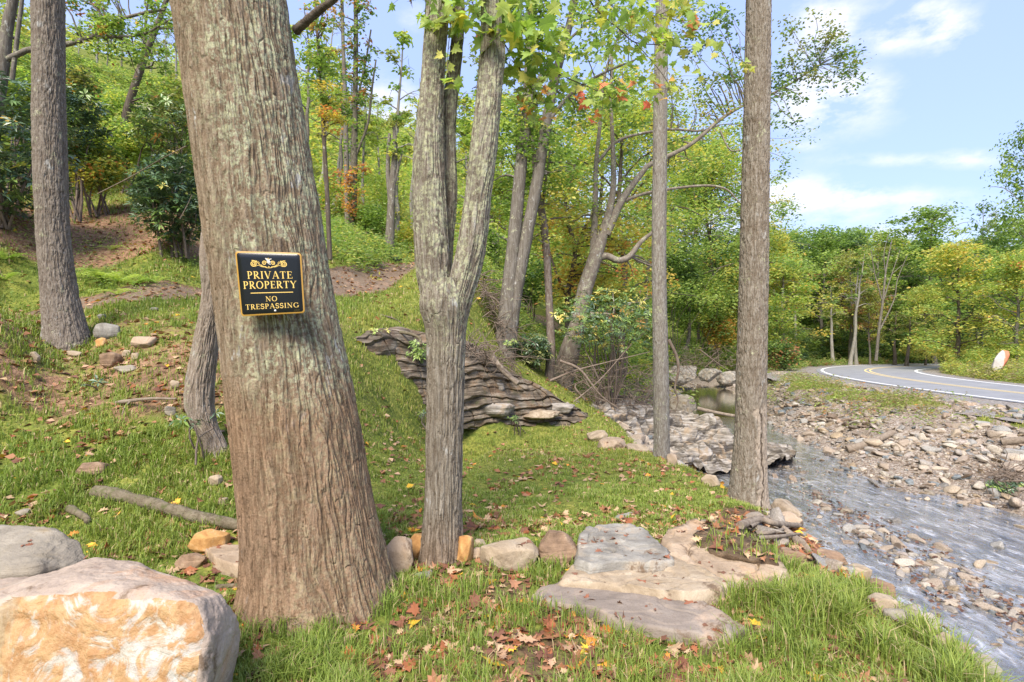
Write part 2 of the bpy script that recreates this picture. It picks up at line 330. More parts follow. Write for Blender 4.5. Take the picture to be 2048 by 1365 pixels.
ROAD = np.array([(17,-60),(19,-20),(20.3,0),(21,12),(21.05,18),(21.3,24),(22,29),(23.6,34.6),(26.2,39.8),(29.6,43.6),(34,46.2),(40,47.6),(50,48.2),(75,47),(110,40)], float)
ROADS = spline(ROAD, 300)
PATH = np.array([(-16,4),(-11,6.6),(-8.2,8.55),(-7,9.1),(-5.9,10),(-4.9,11),(-4.3,12.2),(-4.0,13.6),(-3.75,15.6),(-3.4,18.5),(-2.2,22),(0,27),(3,33)], float)
PATHS = spline(PATH, 160)
def pdist(x, y, line):
    x = np.asarray(x); y = np.asarray(y); sh = x.shape; q = np.stack((x.ravel(), y.ravel()), 1); o = np.empty(len(q))
    for a in range(0, len(q), 20000):
        o[a:a + 20000] = np.sqrt(((q[a:a + 20000, None] - line[None]) ** 2).sum(-1).min(1))
    return o.reshape(sh)
def G(x, y):
    """height of the ground, fine relief included"""
    x = np.asarray(x, float); y = np.asarray(y, float); z = G0(x, y); r = np.hypot(x, y)
    rd = pdist(x, y, ROADS); flat = sm(4.6, 7.6, rd)
    z = z * flat + (-.78) * (1 - flat)
    p = np.stack((x, y, np.zeros_like(x)), -1)
    amp = .5 + sm(6, 20, r) * 1.0
    z = z + (fbm(p * 1.3, 3, 5) - .5) * .14 * amp * flat + (fbm(p * 6, 3, 9) - .5) * .035 * flat
    lowbank = sm(-.6, -1.0, z) * flat
    return z + lowbank * (fbm(p * 2.6, 3, 31) - .5) * .22
def hit(u, v, far=150.):
    """where the sight line through a point of the photograph meets the ground"""
    d = np.geomspace(1.2, far, 700); q = np.stack([P(u, v, k) for k in d]); g = G(q[:, 0], q[:, 1]); b = np.nonzero(q[:, 2] < g)[0]
    if len(b) == 0: return P(u, v, far)
    k = max(b[0], 1); a0 = q[k - 1, 2] - g[k - 1]; a1 = g[k] - q[k, 2]; t = a0 / (a0 + a1 + 1e-9); r = q[k - 1] * (1 - t) + q[k] * t
    r[2] = float(G(r[:1], r[1:2])[0]); return r

def bank_edge(y): return np.interp(y, [1.5, 2.2, 2.65, 3.15, 3.6, 4.0, 4.4, 4.9, 5.3, 5.8, 6.5], [2.3, 2.3, 2.2, 2.14, 1.9, 1.62, 1.66, 1.95, 2.4, 2.7, 3.1])
def zones(x, y, z):
    """how much grass, gravel, leaf litter the ground carries"""
    r = np.hypot(x, y); p = np.stack((x, y, np.zeros_like(x)), -1); n = fbm(p * .9, 4, 21); n2 = fbm(p * 3.2, 3, 23)
    rd = pdist(x, y, ROADS); pd = pdist(x, y, PATHS)
    right = sm(6.5, 8.5, x) ; low = sm(-.5, -.95, z + (n2 - .5) * .3) * (1 - sm(60, 80, r)) * np.maximum(sm(2.2, 3.0, x), sm(13, 14.5, y))
    gravel = np.maximum(low, right * sm(-.3, -.72, z) * sm(7.2 + 2 * (n - .5), 5.6, rd))
    beyond = sm(22.5, 24.5, x - np.maximum(0, (y - 26) * .62)) * right
    gravel = gravel * (1 - beyond) ; gravel = gravel * (1 - sm(46, 50, y))
    verge = right * sm(-1.05, -.85, z) * sm(5.8, 6.8, rd) * sm(.46, .58, n) * (1 - beyond)
    gravel = gravel * (1 - .8 * verge)
    path = sm(1.0, .75, pd + (n2 - .5) * .35)
    hill = sm(0.5, 2.0, z) * sm(2.0, 2.6, pd) * sm(-2., -4, x + 0 * y) * sm(8.5, 9.6, y) * (1 - sm(14, 22, r))
    grass = (1 - gravel) * (1 - path)
    grass = grass * (1 - hill * .95 * sm(.74, .56, n))
    slope_l = sm(-2.2, -3.2, x) * sm(4.6, 5.6, y) * (1 - sm(7.6, 8.4, y))
    grass = grass * (1 - slope_l * .7 * sm(.40, .55, n2 * .5 + n * .5))
    bk = sm(-.12, .12, x - bank_edge(y) + (n2 - .5) * .5) * (y < 7.5) * (x < 6); grass = grass * (1 - .93 * bk)
    bare = sm(.50, .60, n2) * sm(4.4, 3., r); grass = grass * (1 - .6 * bare)
    gravel = np.maximum(gravel, path * .42); litter = np.clip(hill + path * .35 + .5 * slope_l + .25 * sm(.5, .65, n2), 0, 1) * (1 - gravel * (1 - path))
    wood = sm(16, 24, r) * (1 - gravel) * (1 - sm(3, 5, -z + -1))
    return grass, gravel, litter, path, wood

def build_ground():
    az = np.concatenate((np.radians(np.linspace(-54, 54, 460)), np.radians(np.linspace(54, 306, 96))[1:-1]))
    rad = np.concatenate((np.geomspace(.5, 1.6, 12)[:-1], np.geomspace(1.6, 60, 330), np.geomspace(60, 2600, 70)[1:]))
    A, R = np.meshgrid(az, rad); x = np.sin(A) * R; y = np.cos(A) * R; z = G(x, y)
    g, gr, li, pa, wo = zones(x, y, z)
    mb = MB(); col = np.stack((g, gr, li), -1).reshape(-1, 3)
    v = np.stack((x, y, z), -1).reshape(-1, 3); mb.add(v, grid_faces(len(rad), len(az), True)[:, ::-1], col)
    k = len(az); c = np.vstack((v[:k], [[0, 0, float(G(np.zeros(1), np.zeros(1))[0])]])); i = np.arange(k)
    mb.add(c, np.stack(((i + 1) % k, i, np.full(k, k)), 1), np.vstack((col[:k], col[:1])))
    t = NT('ground_soil'); raw = t.coord('Object'); s = t.sep(t.attr())
    n1 = t.noise(raw, 2.3, 6, .6); n2 = t.noise(raw, 14, 6, .65); n3 = t.noise(raw, 75, 4, .6)
    soil = t.ramp(n2, [(.3, (.06, .04, .024)), (.5, (.13, .085, .05)), (.7, (.2, .135, .08))])
    gcol = t.mix(t.rng(n1, .35, .65), (.15, .185, .035), (.25, .25, .055)); gcol = t.mix(t.rng(n2, .35, .65, 0, .8), gcol, (.05, .085, .014)); gcol = t.mix(t.rng(n3, .56, .7, 0, .7), gcol, (.19, .13, .065))
    lv = t.sep(t.voro(raw, 17, 'F1', 1))[0]; lit = t.ramp(lv, [(0, (.14, .08, .045)), (.3, (.30, .17, .10)), (.6, (.40, .26, .16)), (1, (.34, .19, .11))]); lit = t.mix(t.rng(n3, .4, .65, 0, .6), lit, (.13, .09, .06)); lit = t.mix(t.rng(n2, .4, .7, 0, .6), lit, (.15, .085, .05))
    vo = t.voro(raw, 26, 'F1', 1); vs = t.sep(vo)[0]
    grav = t.ramp(vs, [(0, (.15, .12, .1)), (.3, (.24, .2, .165)), (.6, (.33, .28, .23)), (1, (.42, .38, .33))]); grav = t.mix(t.rng(n2, .42, .62, 0, .8), grav, (.16, .112, .075))
    gm = t.rng(t.math('ADD', s[0], t.math('MULTIPLY', t.math('SUBTRACT', n2, .5), .9)), .35, .6)
    col = t.mix(gm, soil, gcol); lm = t.rng(t.math('ADD', s[2], t.math('MULTIPLY', t.math('SUBTRACT', n2, .5), 1.2)), .3, .75)
    col = t.mix(lm, col, lit); col = t.mix(t.rng(s[1], .25, .7), col, grav)
    h = t.math('ADD', t.math('MULTIPLY', n2, 1.), t.math('MULTIPLY', n3, .5)); h = t.math('ADD', h, t.math('MULTIPLY', t.voro(raw, 26), .6))
    t.bsdf(col, .95, t.bump(h, .02), .1)
    o = mb.build('ground', t.m); tag(o, kind='structure')
build_ground()

def ribbon(line, off0, off1, z, n=None, name=None, mat=None, dz=None):
    t = norm(np.gradient(line, axis=0)); nn = np.stack((t[:, 1], -t[:, 0]), 1)
    off = np.linspace(off0, off1, n or 2); v = line[:, None] + off[None, :, None] * nn[:, None]
    zz = np.full(v.shape[:2] + (1,), z); v = np.concatenate((v, zz), -1)
    return v.reshape(-1, 3), grid_faces(len(line), len(off))[:, ::-1]
def build_road():
    line = spline(ROAD, 500)
    t = NT('asphalt'); raw = t.coord('Object'); n = t.noise(raw, 1.1, 5, .6); f = t.noise(raw, 60, 3, .7)
    c = t.mix(t.rng(n, .35, .7), (.19, .195, .21), (.24, .245, .255)); c = t.mix(t.rng(f, .4, .7, 0, .5), c, (.30, .30, .31)); t.bsdf(c, .8, t.bump(f, .004), .3)
    mb = MB(); mb.add(*ribbon(line, -3.25, 3.25, -.715, 5)); o = mb.build('road', t.m); tag(o, kind='structure')
    # edges of the slab
    def paint(name, col):
        q = NT(name); r = q.coord('Object'); w = q.noise(r, 22, 5, .7); q.bsdf(q.mix(q.rng(w, .55, .72, 0, .5), col, (.25, .25, .25)), .7); return q.m
    mw = paint('white_paint', (.8, .8, .78)); my = paint('yellow_paint', (.72, .55, .24))
    m = MB()
    for s in (-1, 1): m.add(*ribbon(line, s * 2.88 - .075, s * 2.88 + .075, -.709))
    o = m.build('road_edge_line', mw); tag(o, kind='structure')
    m = MB()
    for s in (-1, 1): m.add(*ribbon(line, s * .15 - .055, s * .15 + .055, -.709))
    o = m.build('road_centre_line', my); tag(o, kind='structure')
    t = NT('gravel_shoulder'); raw = t.coord('Object'); s = t.sep(t.voro(raw, 22, 'F1', 1))[0]; n = t.noise(raw, 1.3, 5, .6)
    c = t.ramp(s, [(0, (.13, .12, .115)), (.5, (.22, .205, .19)), (1, (.34, .32, .3))]); c = t.mix(t.rng(n, .45, .7, 0, .6), c, (.24, .18, .13)); t.bsdf(c, .95, t.bump(t.voro(raw, 22), .02), .1)
    m = MB(); v, f = ribbon(line, -6.9, 5.0, -.735, 25)
    v = v.reshape(-1, 25, 3); p = v.copy(); v[..., 2] += (fbm(p * 1.5, 3, 3) - .5) * .02
    e = np.abs(np.linspace(-6.9, 5.0, 25)); e[:12] -= 1.7; v[:, :, 2] -= sm(4.2, 5.2, e)[None] * .09 ; v[:, :3, 0] += (fbm(p[:, 0] * .7, 3, 8)[:, None] - .5) * 1.2
    m.add(v.reshape(-1, 3), f); o = m.build('road_shoulder', t.m); tag(o, kind='structure')
build_road()

def build_water():
    x = np.linspace(2.5, 18, 150); y = np.linspace(-30, 48, 500); X, Y = np.meshgrid(x, y)
    Z = WZ + sm(17, 30, Y) * .06 + (fbm(np.stack((X * 1.6, Y * .9, X * 0), -1), 3, 77) - .5) * .03 * sm(24, 18, Y)
    t = NT('creek_water'); raw = t.coord('Object'); y_ = t.sepv(raw)[1]
    a = t.noise(t.coord('Object', (2.2, 1.1, 1)), 1.6, 6, .62, .8); b = t.noise(t.coord('Object', (9, 3.2, 1), (0, 0, .35)), 1., 5, .6, .6)
    calm = t.rng(y_, 21., 24.)
    shallow = t.mix(t.rng(a, .4, .62), (.17, .172, .18), (.55, .55, .56)); shallow = t.mix(t.rng(b, .55, .68, 0, .75), shallow, (.62, .62, .64))  # pale diffuse tones put the silvery sky reflection, with foam, into the colour
    col = t.mix(calm, shallow, t.mix(t.rng(a, .35, .6), (.07, .055, .02), (.12, .10, .035)))
    h = t.math('ADD', t.math('MULTIPLY', a, .6), b); h = t.math('MULTIPLY', h, t.math('SUBTRACT', 1.0, t.math('MULTIPLY', calm, .93)))
    bp = t.bump(h, .05, .8); gl = t.N('ShaderNodeBsdfGlossy'); gl.inputs['Roughness'].default_value = .10; gl.inputs['Color'].default_value = (1, .98, .93, 1); t.L(bp, gl.inputs['Normal'])
    tr = t.N('ShaderNodeBsdfTransparent'); t.val(tr.inputs[0], t.mix(calm, (.78, .78, .74), (.36, .33, .18))); df = t.N('ShaderNodeBsdfDiffuse'); t.L(col, df.inputs[0]); t.L(bp, df.inputs['Normal'])
    fr = t.N('ShaderNodeFresnel'); fr.inputs[0].default_value = 1.5; t.L(bp, fr.inputs['Normal']); m1 = t.N('ShaderNodeMixShader'); t.L(t.math('ADD', t.math('MULTIPLY', t.rng(b, .5, .68), .4), .46), m1.inputs[0]); t.L(tr.outputs[0], m1.inputs[1]); t.L(df.outputs[0], m1.inputs[2])
    m2 = t.N('ShaderNodeMixShader'); t.L(t.math('ADD', t.math('MULTIPLY', fr.outputs[0], 1.4), .12, True), m2.inputs[0]); t.L(m1.outputs[0], m2.inputs[1]); t.L(gl.outputs[0], m2.inputs[2]); t.L(m2.outputs[0], t.out.inputs[0])
    mb = MB(); mb.add(np.stack((X, Y, Z), -1).reshape(-1, 3), grid_faces(len(y), len(x))); o = mb.build('creek_water', t.m); tag(o, kind='structure')
build_water()
# ---------------------------------------------------------------- bark materials
BK_BIG = mat_bark('bark_big_leaning', (.37, .26, .165), (.53, .43, .315), (.11, .077, .048), lich=1.45, mud_z=1.2, fz=4, fx=44, mud=(.24, .15, .09), lich_side=(-.25, .08, .153), bumpd=.012)
BK_LEFT = mat_bark('bark_plain_left', (.30, .25, .20), (.46, .41, .35), (.12, .09, .07), lich=.35, fz=16, fx=60, mud_z=None, bumpd=.008, rings=.35)
BK_FORK = mat_bark('bark_forked', (.30, .25, .185), (.54, .49, .41), (.09, .065, .045), lich=1.35, fz=5, fx=56, mud_z=.25, mud=(.21, .15, .105), bumpd=.009, lich_side=(1.2, 2.0, 1.0))
BK_TULIP = mat_bark('bark_narrow_ridged', (.31, .26, .20), (.52, .47, .40), (.13, .095, .065), lich=.35, fz=11, fx=46, mud_z=.05, mud=(.30, .225, .16), bumpd=.009, rings=.4, scar=True)
BK_SLIM = mat_bark('bark_slim', (.32, .285, .235), (.52, .50, .45), (.13, .10, .08), lich=.5, fz=12, fx=60, mud_z=-.1, mud=(.33, .22, .14), bumpd=.006)
BK_GREY = mat_bark('bark_grey', (.20, .17, .135), (.34, .31, .27), (.08, .065, .05), lich=.5, fz=3, fx=20, bumpd=.01)
BK_BROWN = mat_bark('bark_brown', (.13, .10, .075), (.24, .2, .16), (.05, .038, .03), lich=.3, fz=3, fx=20, bumpd=.01)
BK_PALE = mat_bark('bark_pale', (.30, .28, .24), (.46, .44, .39), (.16, .14, .11), lich=.3, fz=3, fx=14, bumpd=.01)
BK_BUFF = mat_bark('bark_buff', (.33, .27, .22), (.5, .45, .38), (.14, .10, .08), lich=.35, fz=5, fx=16, bumpd=.008)
M_TWIG = mat_bark('twig_bark', (.20, .15, .12), (.33, .27, .22), (.08, .06, .05), fz=8, fx=30, bumpd=.002)

def trunk_rings(stations, nr, seg, depth, fth=26., fz=1.5, seed=0, flare=None, lump=.02, jag=.25):
    """stations: rows (x, y, z, r); horizontal rings with furrowed bark relief. flare: (height, amount, lobes)"""
    s = spline(stations, nr); th = np.arange(seg) * 2 * math.pi / seg; x, y, z, r = s.T
    T, Zm = np.meshgrid(th, z); R = np.repeat(r[:, None], seg, 1)
    c, sn = np.cos(T), np.sin(T)
    q = np.stack((c * 1.2, sn * 1.2, Zm * .9), -1); R = R * (1 + lump * 4 * (fbm(q * 1.6, 3, seed) - .5))
    if flare:
        fh, fa, lobes, z0 = flare; k = np.exp(-np.clip(Zm - z0, -.3, 9) / fh)
        R = R * (1 + fa * k * (.55 + .6 * fbm(np.stack((c * lobes, sn * lobes, Zm * .6), -1), 2, seed + 5)))
    wx = (fbm(np.stack((c * 2.2, sn * 2.2, Zm * 3.2), -1), 3, seed + 11) - .5) * jag
    q = np.stack((np.cos(T + wx) * fth / 6.2832, np.sin(T + wx) * fth / 6.2832, Zm * fz), -1)
    n = fbm(q, 3, seed + 21); c1 = np.exp(-(np.abs(2 * n - 1) / .085) ** 2)
    q2 = q * np.array([1.9, 1.9, 1.5]) + 31.7; nb = fbm(q2, 3, seed + 27); c2 = np.exp(-(np.abs(2 * nb - 1) / .10) ** 2)
    q3 = q * np.array([.9, .9, 3.4]) + 71.7; nc = fbm(q3, 2, seed + 37); c3 = np.exp(-(np.abs(2 * nc - 1) / .05) ** 2) * .5
    n2 = fbm(q * np.array([3.3, 3.3, 7.]), 3, seed + 31); crack = np.clip(np.maximum(np.maximum(c1, c2 * .75), c3), 0, 1)
    R = R - depth * crack + depth * .75 * (n2 - .5) + depth * .5 * (n - .5)
    v = np.stack((x[:, None] + R * c, y[:, None] + R * sn, Zm), -1).reshape(-1, 3)
    global CRK; CRK = np.stack((np.ones_like(crack), 1 - crack * (.35 + .65 * n2), np.ones_like(crack)), -1).reshape(-1, 3)
    return v, grid_faces(nr, seg, True)
def st(tr, d0, base=None):
    """stations from a traced silhouette: rows (u_left, u_right, v) seen at axis distance d0 (or d0(v))"""
    o = []
    for ul, ur, v in tr:
        d = d0(v) if callable(d0) else d0; a, b = (ul - 1024) / FPX, (ur - 1024) / FPX; c = (a + b) / 2; h = (b - a) / 2
        r = h * d / math.sqrt(1 + c * c) * .985; o.append((c * d, d, EYE - (v - 682.5) / FPX * d, r))
    return np.array(o)[::-1]

# ---- the leaning tree that carries the sign
big = st([(150, 410, -1500), (262, 520, -600), (305, 556, -200), (338, 583, 0), (370, 612, 200), (402, 650, 425), (430, 680, 620), (456, 722, 825), (478, 752, 1000), (490, 776, 1120), (493, 790, 1205), (480, 802, 1262)], 3.08)
root_big = thing('leaning_tree', 'massive leaning furrowed trunk, mud-brown below, lichened above, with the black sign on it', 'tree', (big[0][0], big[0][1], 0))
mb = MB(); top = big.copy()
v, f = trunk_rings(big, 1250, 600, .013, 50, 1.8, 3, (.20, .20, 1.9, 0.0), .012, .22)
mb.add(v, f, CRK); mb.build('trunk', BK_BIG, root_big)
mb = MB(); a = P(592, 62, 3.15); tube(mb, spline([a, P(612, 44, 3.1), P(640, 20, 3.05), P(672, -5, 3.0), P(720, -60, 2.9)], 26), np.linspace(.027, .014, 26), 10, wob=.2, seed=4); mb.build('branch', BK_BROWN, root_big)

# ---- bent trunk just behind it
bt = st([(400, 470, 480), (402, 458, 590), (386, 440, 680), (366, 430, 790), (380, 436, 845), (402, 450, 880), (404, 468, 915)], 4.75)
t2 = thing('bent_tree', 'grey-brown bent trunk half hidden behind the leaning tree with the sign', 'tree', (bt[0][0], bt[0][1], bt[0][2]))
st2 = np.vstack((bt, [[-2.55, 5.0, 3.6, .13], [-2.45, 5.2, 5.2, .11], [-2.5, 5.3, 7.5, .06]]))
mb = MB(); v, f = trunk_rings(st2, 520, 200, .012, 26, 2.4, 17, None, .03); mb.add(v, f, CRK); mb.build('trunk', mat_bark('bark_bent', (.40, .32, .25), (.60, .52, .44), (.16, .12, .09), lich=.4, fz=6, fx=50, bumpd=.008), t2)

# ---- forked tree in the middle
D = 3.62
forkz = EYE - (590 - 682.5) / FPX * D
low = st([(845, 934, 560), (838, 941, 610), (850, 934, 665), (853, 932, 720), (851, 927, 850), (848, 925, 1000), (841, 927, 1080), (836, 930, 1120), (824, 940, 1150)], D)
t3 = thing('forked_tree', 'grey lichen-covered maple trunk forking into three stems, beside the row of tan rocks', 'tree', (low[0][0], low[0][1], low[0][2] + .05))
mb = MB(); v, f = trunk_rings(low, 620, 260, .012, 22, 2.0, 41, (.12, .06, 1.4, 0.), .02); mb.add(v, f, CRK)
mb.build('trunk', BK_FORK, t3)
def stem(tr, d, seed, nr=560, seg=180, dep=.010, ext=None):
    s = st(tr, d)
    if ext is not None: s = np.vstack((s, ext))
    m = MB(); v, f = trunk_rings(s, nr, seg, dep, 18, 2.2, seed, None, .045); m.add(v, f, CRK); return m
stem([(852, 905, -300), (850, 899, 0), (845, 893, 100), (840, 890, 170), (834, 889, 230), (828, 889, 290), (825, 893, 380), (826, 897, 450), (830, 902, 520), (838, 905, 580), (856, 910, 650)], D, 51, ext=[[-.6, D, 5.6, .07], [-.7, D + .1, 7.5, .04]]).build('stem', BK_FORK, t3)
stem([(955, 990, -300), (961, 1001, 0), (960, 1008, 70), (958, 1012, 110), (951, 1004, 200), (940, 995, 300), (928, 982, 400), (915, 975, 480), (899, 960, 550), (880, 940, 620), (870, 925, 690)], D - .02, 61, ext=[[-.15, D, 5.6, .06], [-.05, D + .2, 7.5, .04]]).build('stem', BK_FORK, t3)
stem([(908, 932, -300), (905, 930, 0), (900, 926, 100), (888, 916, 190), (884, 912, 260), (882, 914, 330), (882, 914, 400), (876, 908, 470), (872, 905, 530), (872, 900, 600)], D + .13, 71, seg=120, dep=.007, ext=[[-.4, D + .3, 5.6, .04], [-.4, D + .5, 7.5, .03]]).build('stem', BK_FORK, t3)

# ---- left tree on the slope
D = 7.0
lf = st([(54, 124, -900), (58, 130, -200), (60, 132, 0), (62, 133, 150), (62, 135, 250), (66, 139, 380), (70, 144, 470), (77, 155, 560), (80, 165, 610), (84, 176, 655), (84, 184, 690), (80, 188, 715)], D)
t4 = thing('slope_tree', 'stout grey-brown ridged trunk with flared base rooted on the left slope below the path', 'tree', (lf[0][0], lf[0][1], lf[0][2] + .1))
mb = MB(); v, f = trunk_rings(lf, 800, 240, .014, 34, 3.2, 81, (.28, .16, 1.9, lf[0][2] + .1), .02); mb.add(v, f, CRK); mb.build('trunk', BK_LEFT, t4)

# ---- two straight trunks on the right
D = 5.66
rt = st([(1500, 1545, -900), (1493, 1544, -150), (1491, 1543.6, 0), (1488, 1542.5, 120), (1485, 1541, 250), (1481, 1540, 380), (1478, 1539, 500), (1475, 1537, 620), (1471, 1535, 730), (1468, 1534, 850), (1462, 1535, 930), (1455, 1537, 990), (1449, 1543, 1030)], D)
t5 = thing('straight_tree', 'tall straight trunk with a peeled, scarred foot, right at the creek bank', 'tree', (rt[0][0], rt[0][1], rt[0][2] + .05))
mb = MB(); v, f = trunk_rings(rt, 900, 240, .011, 30, 4.2, 91, (.15, .10, 1.5, rt[0][2] + .05), .012); mb.add(v, f, CRK); mb.build('trunk', BK_TULIP, t5)
D = 8.65
sl = st([(1318, 1336, -900), (1313, 1337, -150), (1311, 1337, 0), (1308, 1336, 120), (1306, 1335, 250), (1304, 1334, 380), (1303, 1333, 500), (1303.5, 1334, 600), (1305, 1337, 700), (1306, 1339, 800), (1307, 1340, 880), (1305, 1341, 915), (1303, 1343, 935)], D)
t6 = thing('slim_straight_tree', 'slim straight grey trunk, mud-brown at the foot, at the far edge of the lawn', 'tree', (sl[0][0], sl[0][1], sl[0][2] + .05))
mb = MB(); v, f = trunk_rings(sl, 900, 140, .007, 24, 4.5, 101, (.12, .06, 1.5, sl[0][2]), .02); mb.add(v, f, CRK); mb.build('trunk', BK_SLIM, t6)

# ---------------------------------------------------------------- the sign
def build_sign():
    cr = {'tl': P(470, 503, 2.672), 'tr': P(602.5, 506.5, 2.695), 'br': P(610, 626.5, 2.705), 'bl': P(482.5, 633.5, 2.672)}
    n = norm(np.cross(cr['tr'] - cr['bl'], cr['tl'] - cr['br'])); n = n if n[1] < 0 else -n
    def S(s, t, o=0.):
        s = np.asarray(s, float)[..., None]; t = np.asarray(t, float)[..., None]
        bend = .006 * (1 - (2 * s - 1) ** 2)
        return (cr['bl'] * (1 - s) + cr['br'] * s) * (1 - t) + (cr['tl'] * (1 - s) + cr['tr'] * s) * t + n * (o + bend)
    sg = thing('warning_sign', 'small black PRIVATE PROPERTY NO TRESPASSING sign with gold border on the leaning trunk', 'sign', S(.5, 0.))
    def rr(x0, x1, y0, y1, r, k=7):
        p = []
        for cx, cy, a0 in ((x1 - r, y1 - r, 0), (x0 + r, y1 - r, 90), (x0 + r, y0 + r, 180), (x1 - r, y0 + r, 270)):
            for i in range(k): a = math.radians(a0 + 90 * i / (k - 1)); p.append((cx + r * math.cos(a), cy + r * math.sin(a)))
        return np.array(p)
    def dens(p, m=8):
        q = np.vstack((p, p[:1])); return np.concatenate([q[i] + (q[i + 1] - q[i]) * (np.arange(m) / m)[:, None] for i in range(len(p))])
    def mat(name, c, rough=.3, metal=0.):
        t = NT(name); t.bsdf(c, rough, None, .5, metal); return t.m
    gold = mat('sign_gold', (.40, .225, .04), .45); black = mat('sign_black', (.006, .007, .010), .22); cream = mat('sign_lettering', (.68, .47, .12), .5); steel = mat('sign_nail', (.62, .62, .64), .4, .3); worn = mat('sign_scuff', (.55, .52, .46), .6)
    def plate(p, o0, o1, name, m):
        p = dens(p); k = len(p); mb = MB(); f = np.array([.5, .5]); rows = []
        for q, o in [(1., o0), (1., o1 - .0006), (.994, o1)] + [(z, o1) for z in (.85, .6, .35, .1)]:
            w = f + (p - f) * q; rows.append(S(w[:, 0], w[:, 1], o))
        v = np.concatenate(rows); mb.add(v, grid_faces(len(rows), k, True)); mb.add(np.vstack((rows[-1], S(.5, .5, o1))), np.stack((np.arange(k), (np.arange(k) + 1) % k, np.full(k, k)), 1)); return mb.build(name, m, sg)
    plate(rr(0, 1, 0, 1, .05), -.0015, .0015, 'border', gold); plate(rr(.023, .977, .024, .976, .034), .0014, .0021, 'panel', black)
    cnt = [0]
    def stroke(mb, pts, w0, w1=None):
        w1 = w0 if w1 is None else w1; p = np.asarray(pts, float); w = np.linspace(w0, w1, len(p))[:, None] / 2 if not hasattr(w0, '__len__') else np.asarray(w0)[:, None] / 2
        t = norm(np.gradient(p, axis=0)); nn = np.stack((-t[:, 1], t[:, 0]), 1); v = np.stack((p + nn * w, p - nn * w), 1).reshape(-1, 2); cnt[0] += 1
        k = np.arange(len(p) - 1)[:, None] * 2; mb.add(S(v[:, 0], v[:, 1], .0024 + (cnt[0] % 37) * .00002), k + np.array([0, 1, 3, 2])[None])
    A, B = .155, .055       # thick, thin stroke in letter heights
    def arc(cx, cy, rx, ry, a0, a1, n=18): a = np.radians(np.linspace(a0, a1, n)); return np.stack((cx + rx * np.cos(a), cy + ry * np.sin(a)), 1)
    def vs(x): return [('l', [(x, 0), (x, 1)], A), ('l', [(x - .15, .02), (x + .15, .02)], B), ('l', [(x - .15, .98), (x + .15, .98)], B)]
    def wv(a, n): return list(B + (A - B) * np.abs(np.cos(np.radians(np.linspace(*a, n)))))
    bowl = lambda x, cy, ry, rx: [('l', [(x, cy + ry), (x + .16, cy + ry)], B), ('l', arc(x + .16, cy, rx, ry, 90, -90), wv((90, -90), 18)), ('l', [(x, cy - ry), (x + .16, cy - ry)], B)]
    GL = {'P': (.68, vs(.18) + bowl(.18, .725, .25, .24)), 'R': (.80, vs(.18) + bowl(.18, .74, .235, .23) + [('l', [(.34, .5), (.72, .02)], A), ('l', [(.64, .02), (.84, .02)], B)]),
          'I': (.40, vs(.2)), 'V': (.86, [('l', [(.12, .98), (.43, 0)], A), ('l', [(.74, .98), (.45, 0)], B), ('l', [(0, .98), (.26, .98)], B), ('l', [(.62, .98), (.86, .98)], B)]),
          'A': (.88, [('l', [(.44, 1.02), (.76, .02)], A), ('l', [(.42, 1.0), (.13, .02)], B), ('l', [(.22, .34), (.64, .34)], B), ('l', [(.02, .02), (.24, .02)], B), ('l', [(.62, .02), (.88, .02)], B)]),
          'T': (.76, [('l', [(.38, 0), (.38, 1)], A), ('l', [(.05, .97), (.71, .97)], B), ('l', [(.06, .98), (.06, .80)], B), ('l', [(.70, .98), (.70, .80)], B), ('l', [(.22, .02), (.54, .02)], B)]),
          'E': (.68, vs(.18) + [('l', [(.18, .97), (.60, .97)], B), ('l', [(.18, .52), (.50, .52)], B), ('l', [(.18, .03), (.64, .03)], B), ('l', [(.60, .98), (.60, .80)], B), ('l', [(.50, .62), (.50, .42)], B), ('l', [(.64, .02), (.66, .22)], B)]),
          'O': (.96, [('l', arc(.48, .5, .38, .49, 0, 360, 36), wv((0, 360), 36))]), 'Y': (.82, [('l', [(.12, .98), (.42, .46)], A), ('l', [(.72, .98), (.42, .46)], B), ('l', [(.42, .5), (.42, 0)], A), ('l', [(0, .98), (.26, .98)], B), ('l', [(.6, .98), (.84, .98)], B), ('l', [(.27, .02), (.57, .02)], B)]),
          'N': (.92, [('l', [(.16, 0), (.16, .98)], B), ('l', [(.14, .98), (.76, .02)], A), ('l', [(.76, 0), (.76, .98)], B), ('l', [(.02, .02), (.3, .02)], B), ('l', [(.02, .98), (.2, .98)], B), ('l', [(.62, .98), (.9, .98)], B)]),
          'S': (.62, [('l', np.vstack((arc(.31, .74, .22, .24, 20, 250, 16), arc(.31, .27, .24, .25, 70, -160, 16))), .13), ('l', [(.52, .96), (.52, .74)], B), ('l', [(.07, .26), (.07, .04)], B)]),
          'G': (.92, [('l', arc(.48, .5, .38, .48, 40, 330, 30), wv((40, 330), 30)), ('l', [(.80, .06), (.80, .42)], A * .8), ('l', [(.66, .42), (.94, .42)], B), ('l', [(.77, .98), (.78, .74)], B)])}
    def word(txt, x0, x1, y, h, name='lettering'):
        mb = MB(); wd = sum(GL[c][0] for c in txt) + .1 * (len(txt) - 1); sx = (x1 - x0) / wd; x = x0
        for c in txt:
            for _, p, w in GL[c][1]:
                p = np.asarray(p, float); q = np.stack((x + p[:, 0] * sx, y + p[:, 1] * h), 1); stroke(mb, q, list(np.asarray(w) * h * .97) if hasattr(w, '__len__') else w * h * .97)
            x += (GL[c][0] + .1) * sx
        mb.build(name, cream, sg, False)
    word('PRIVATE', .155, .845, .575, .115); word('PROPERTY', .08, .90, .42, .115); word('NO', .41, .59, .215, .078); word('TRESPASSING', .085, .915, .10, .078)
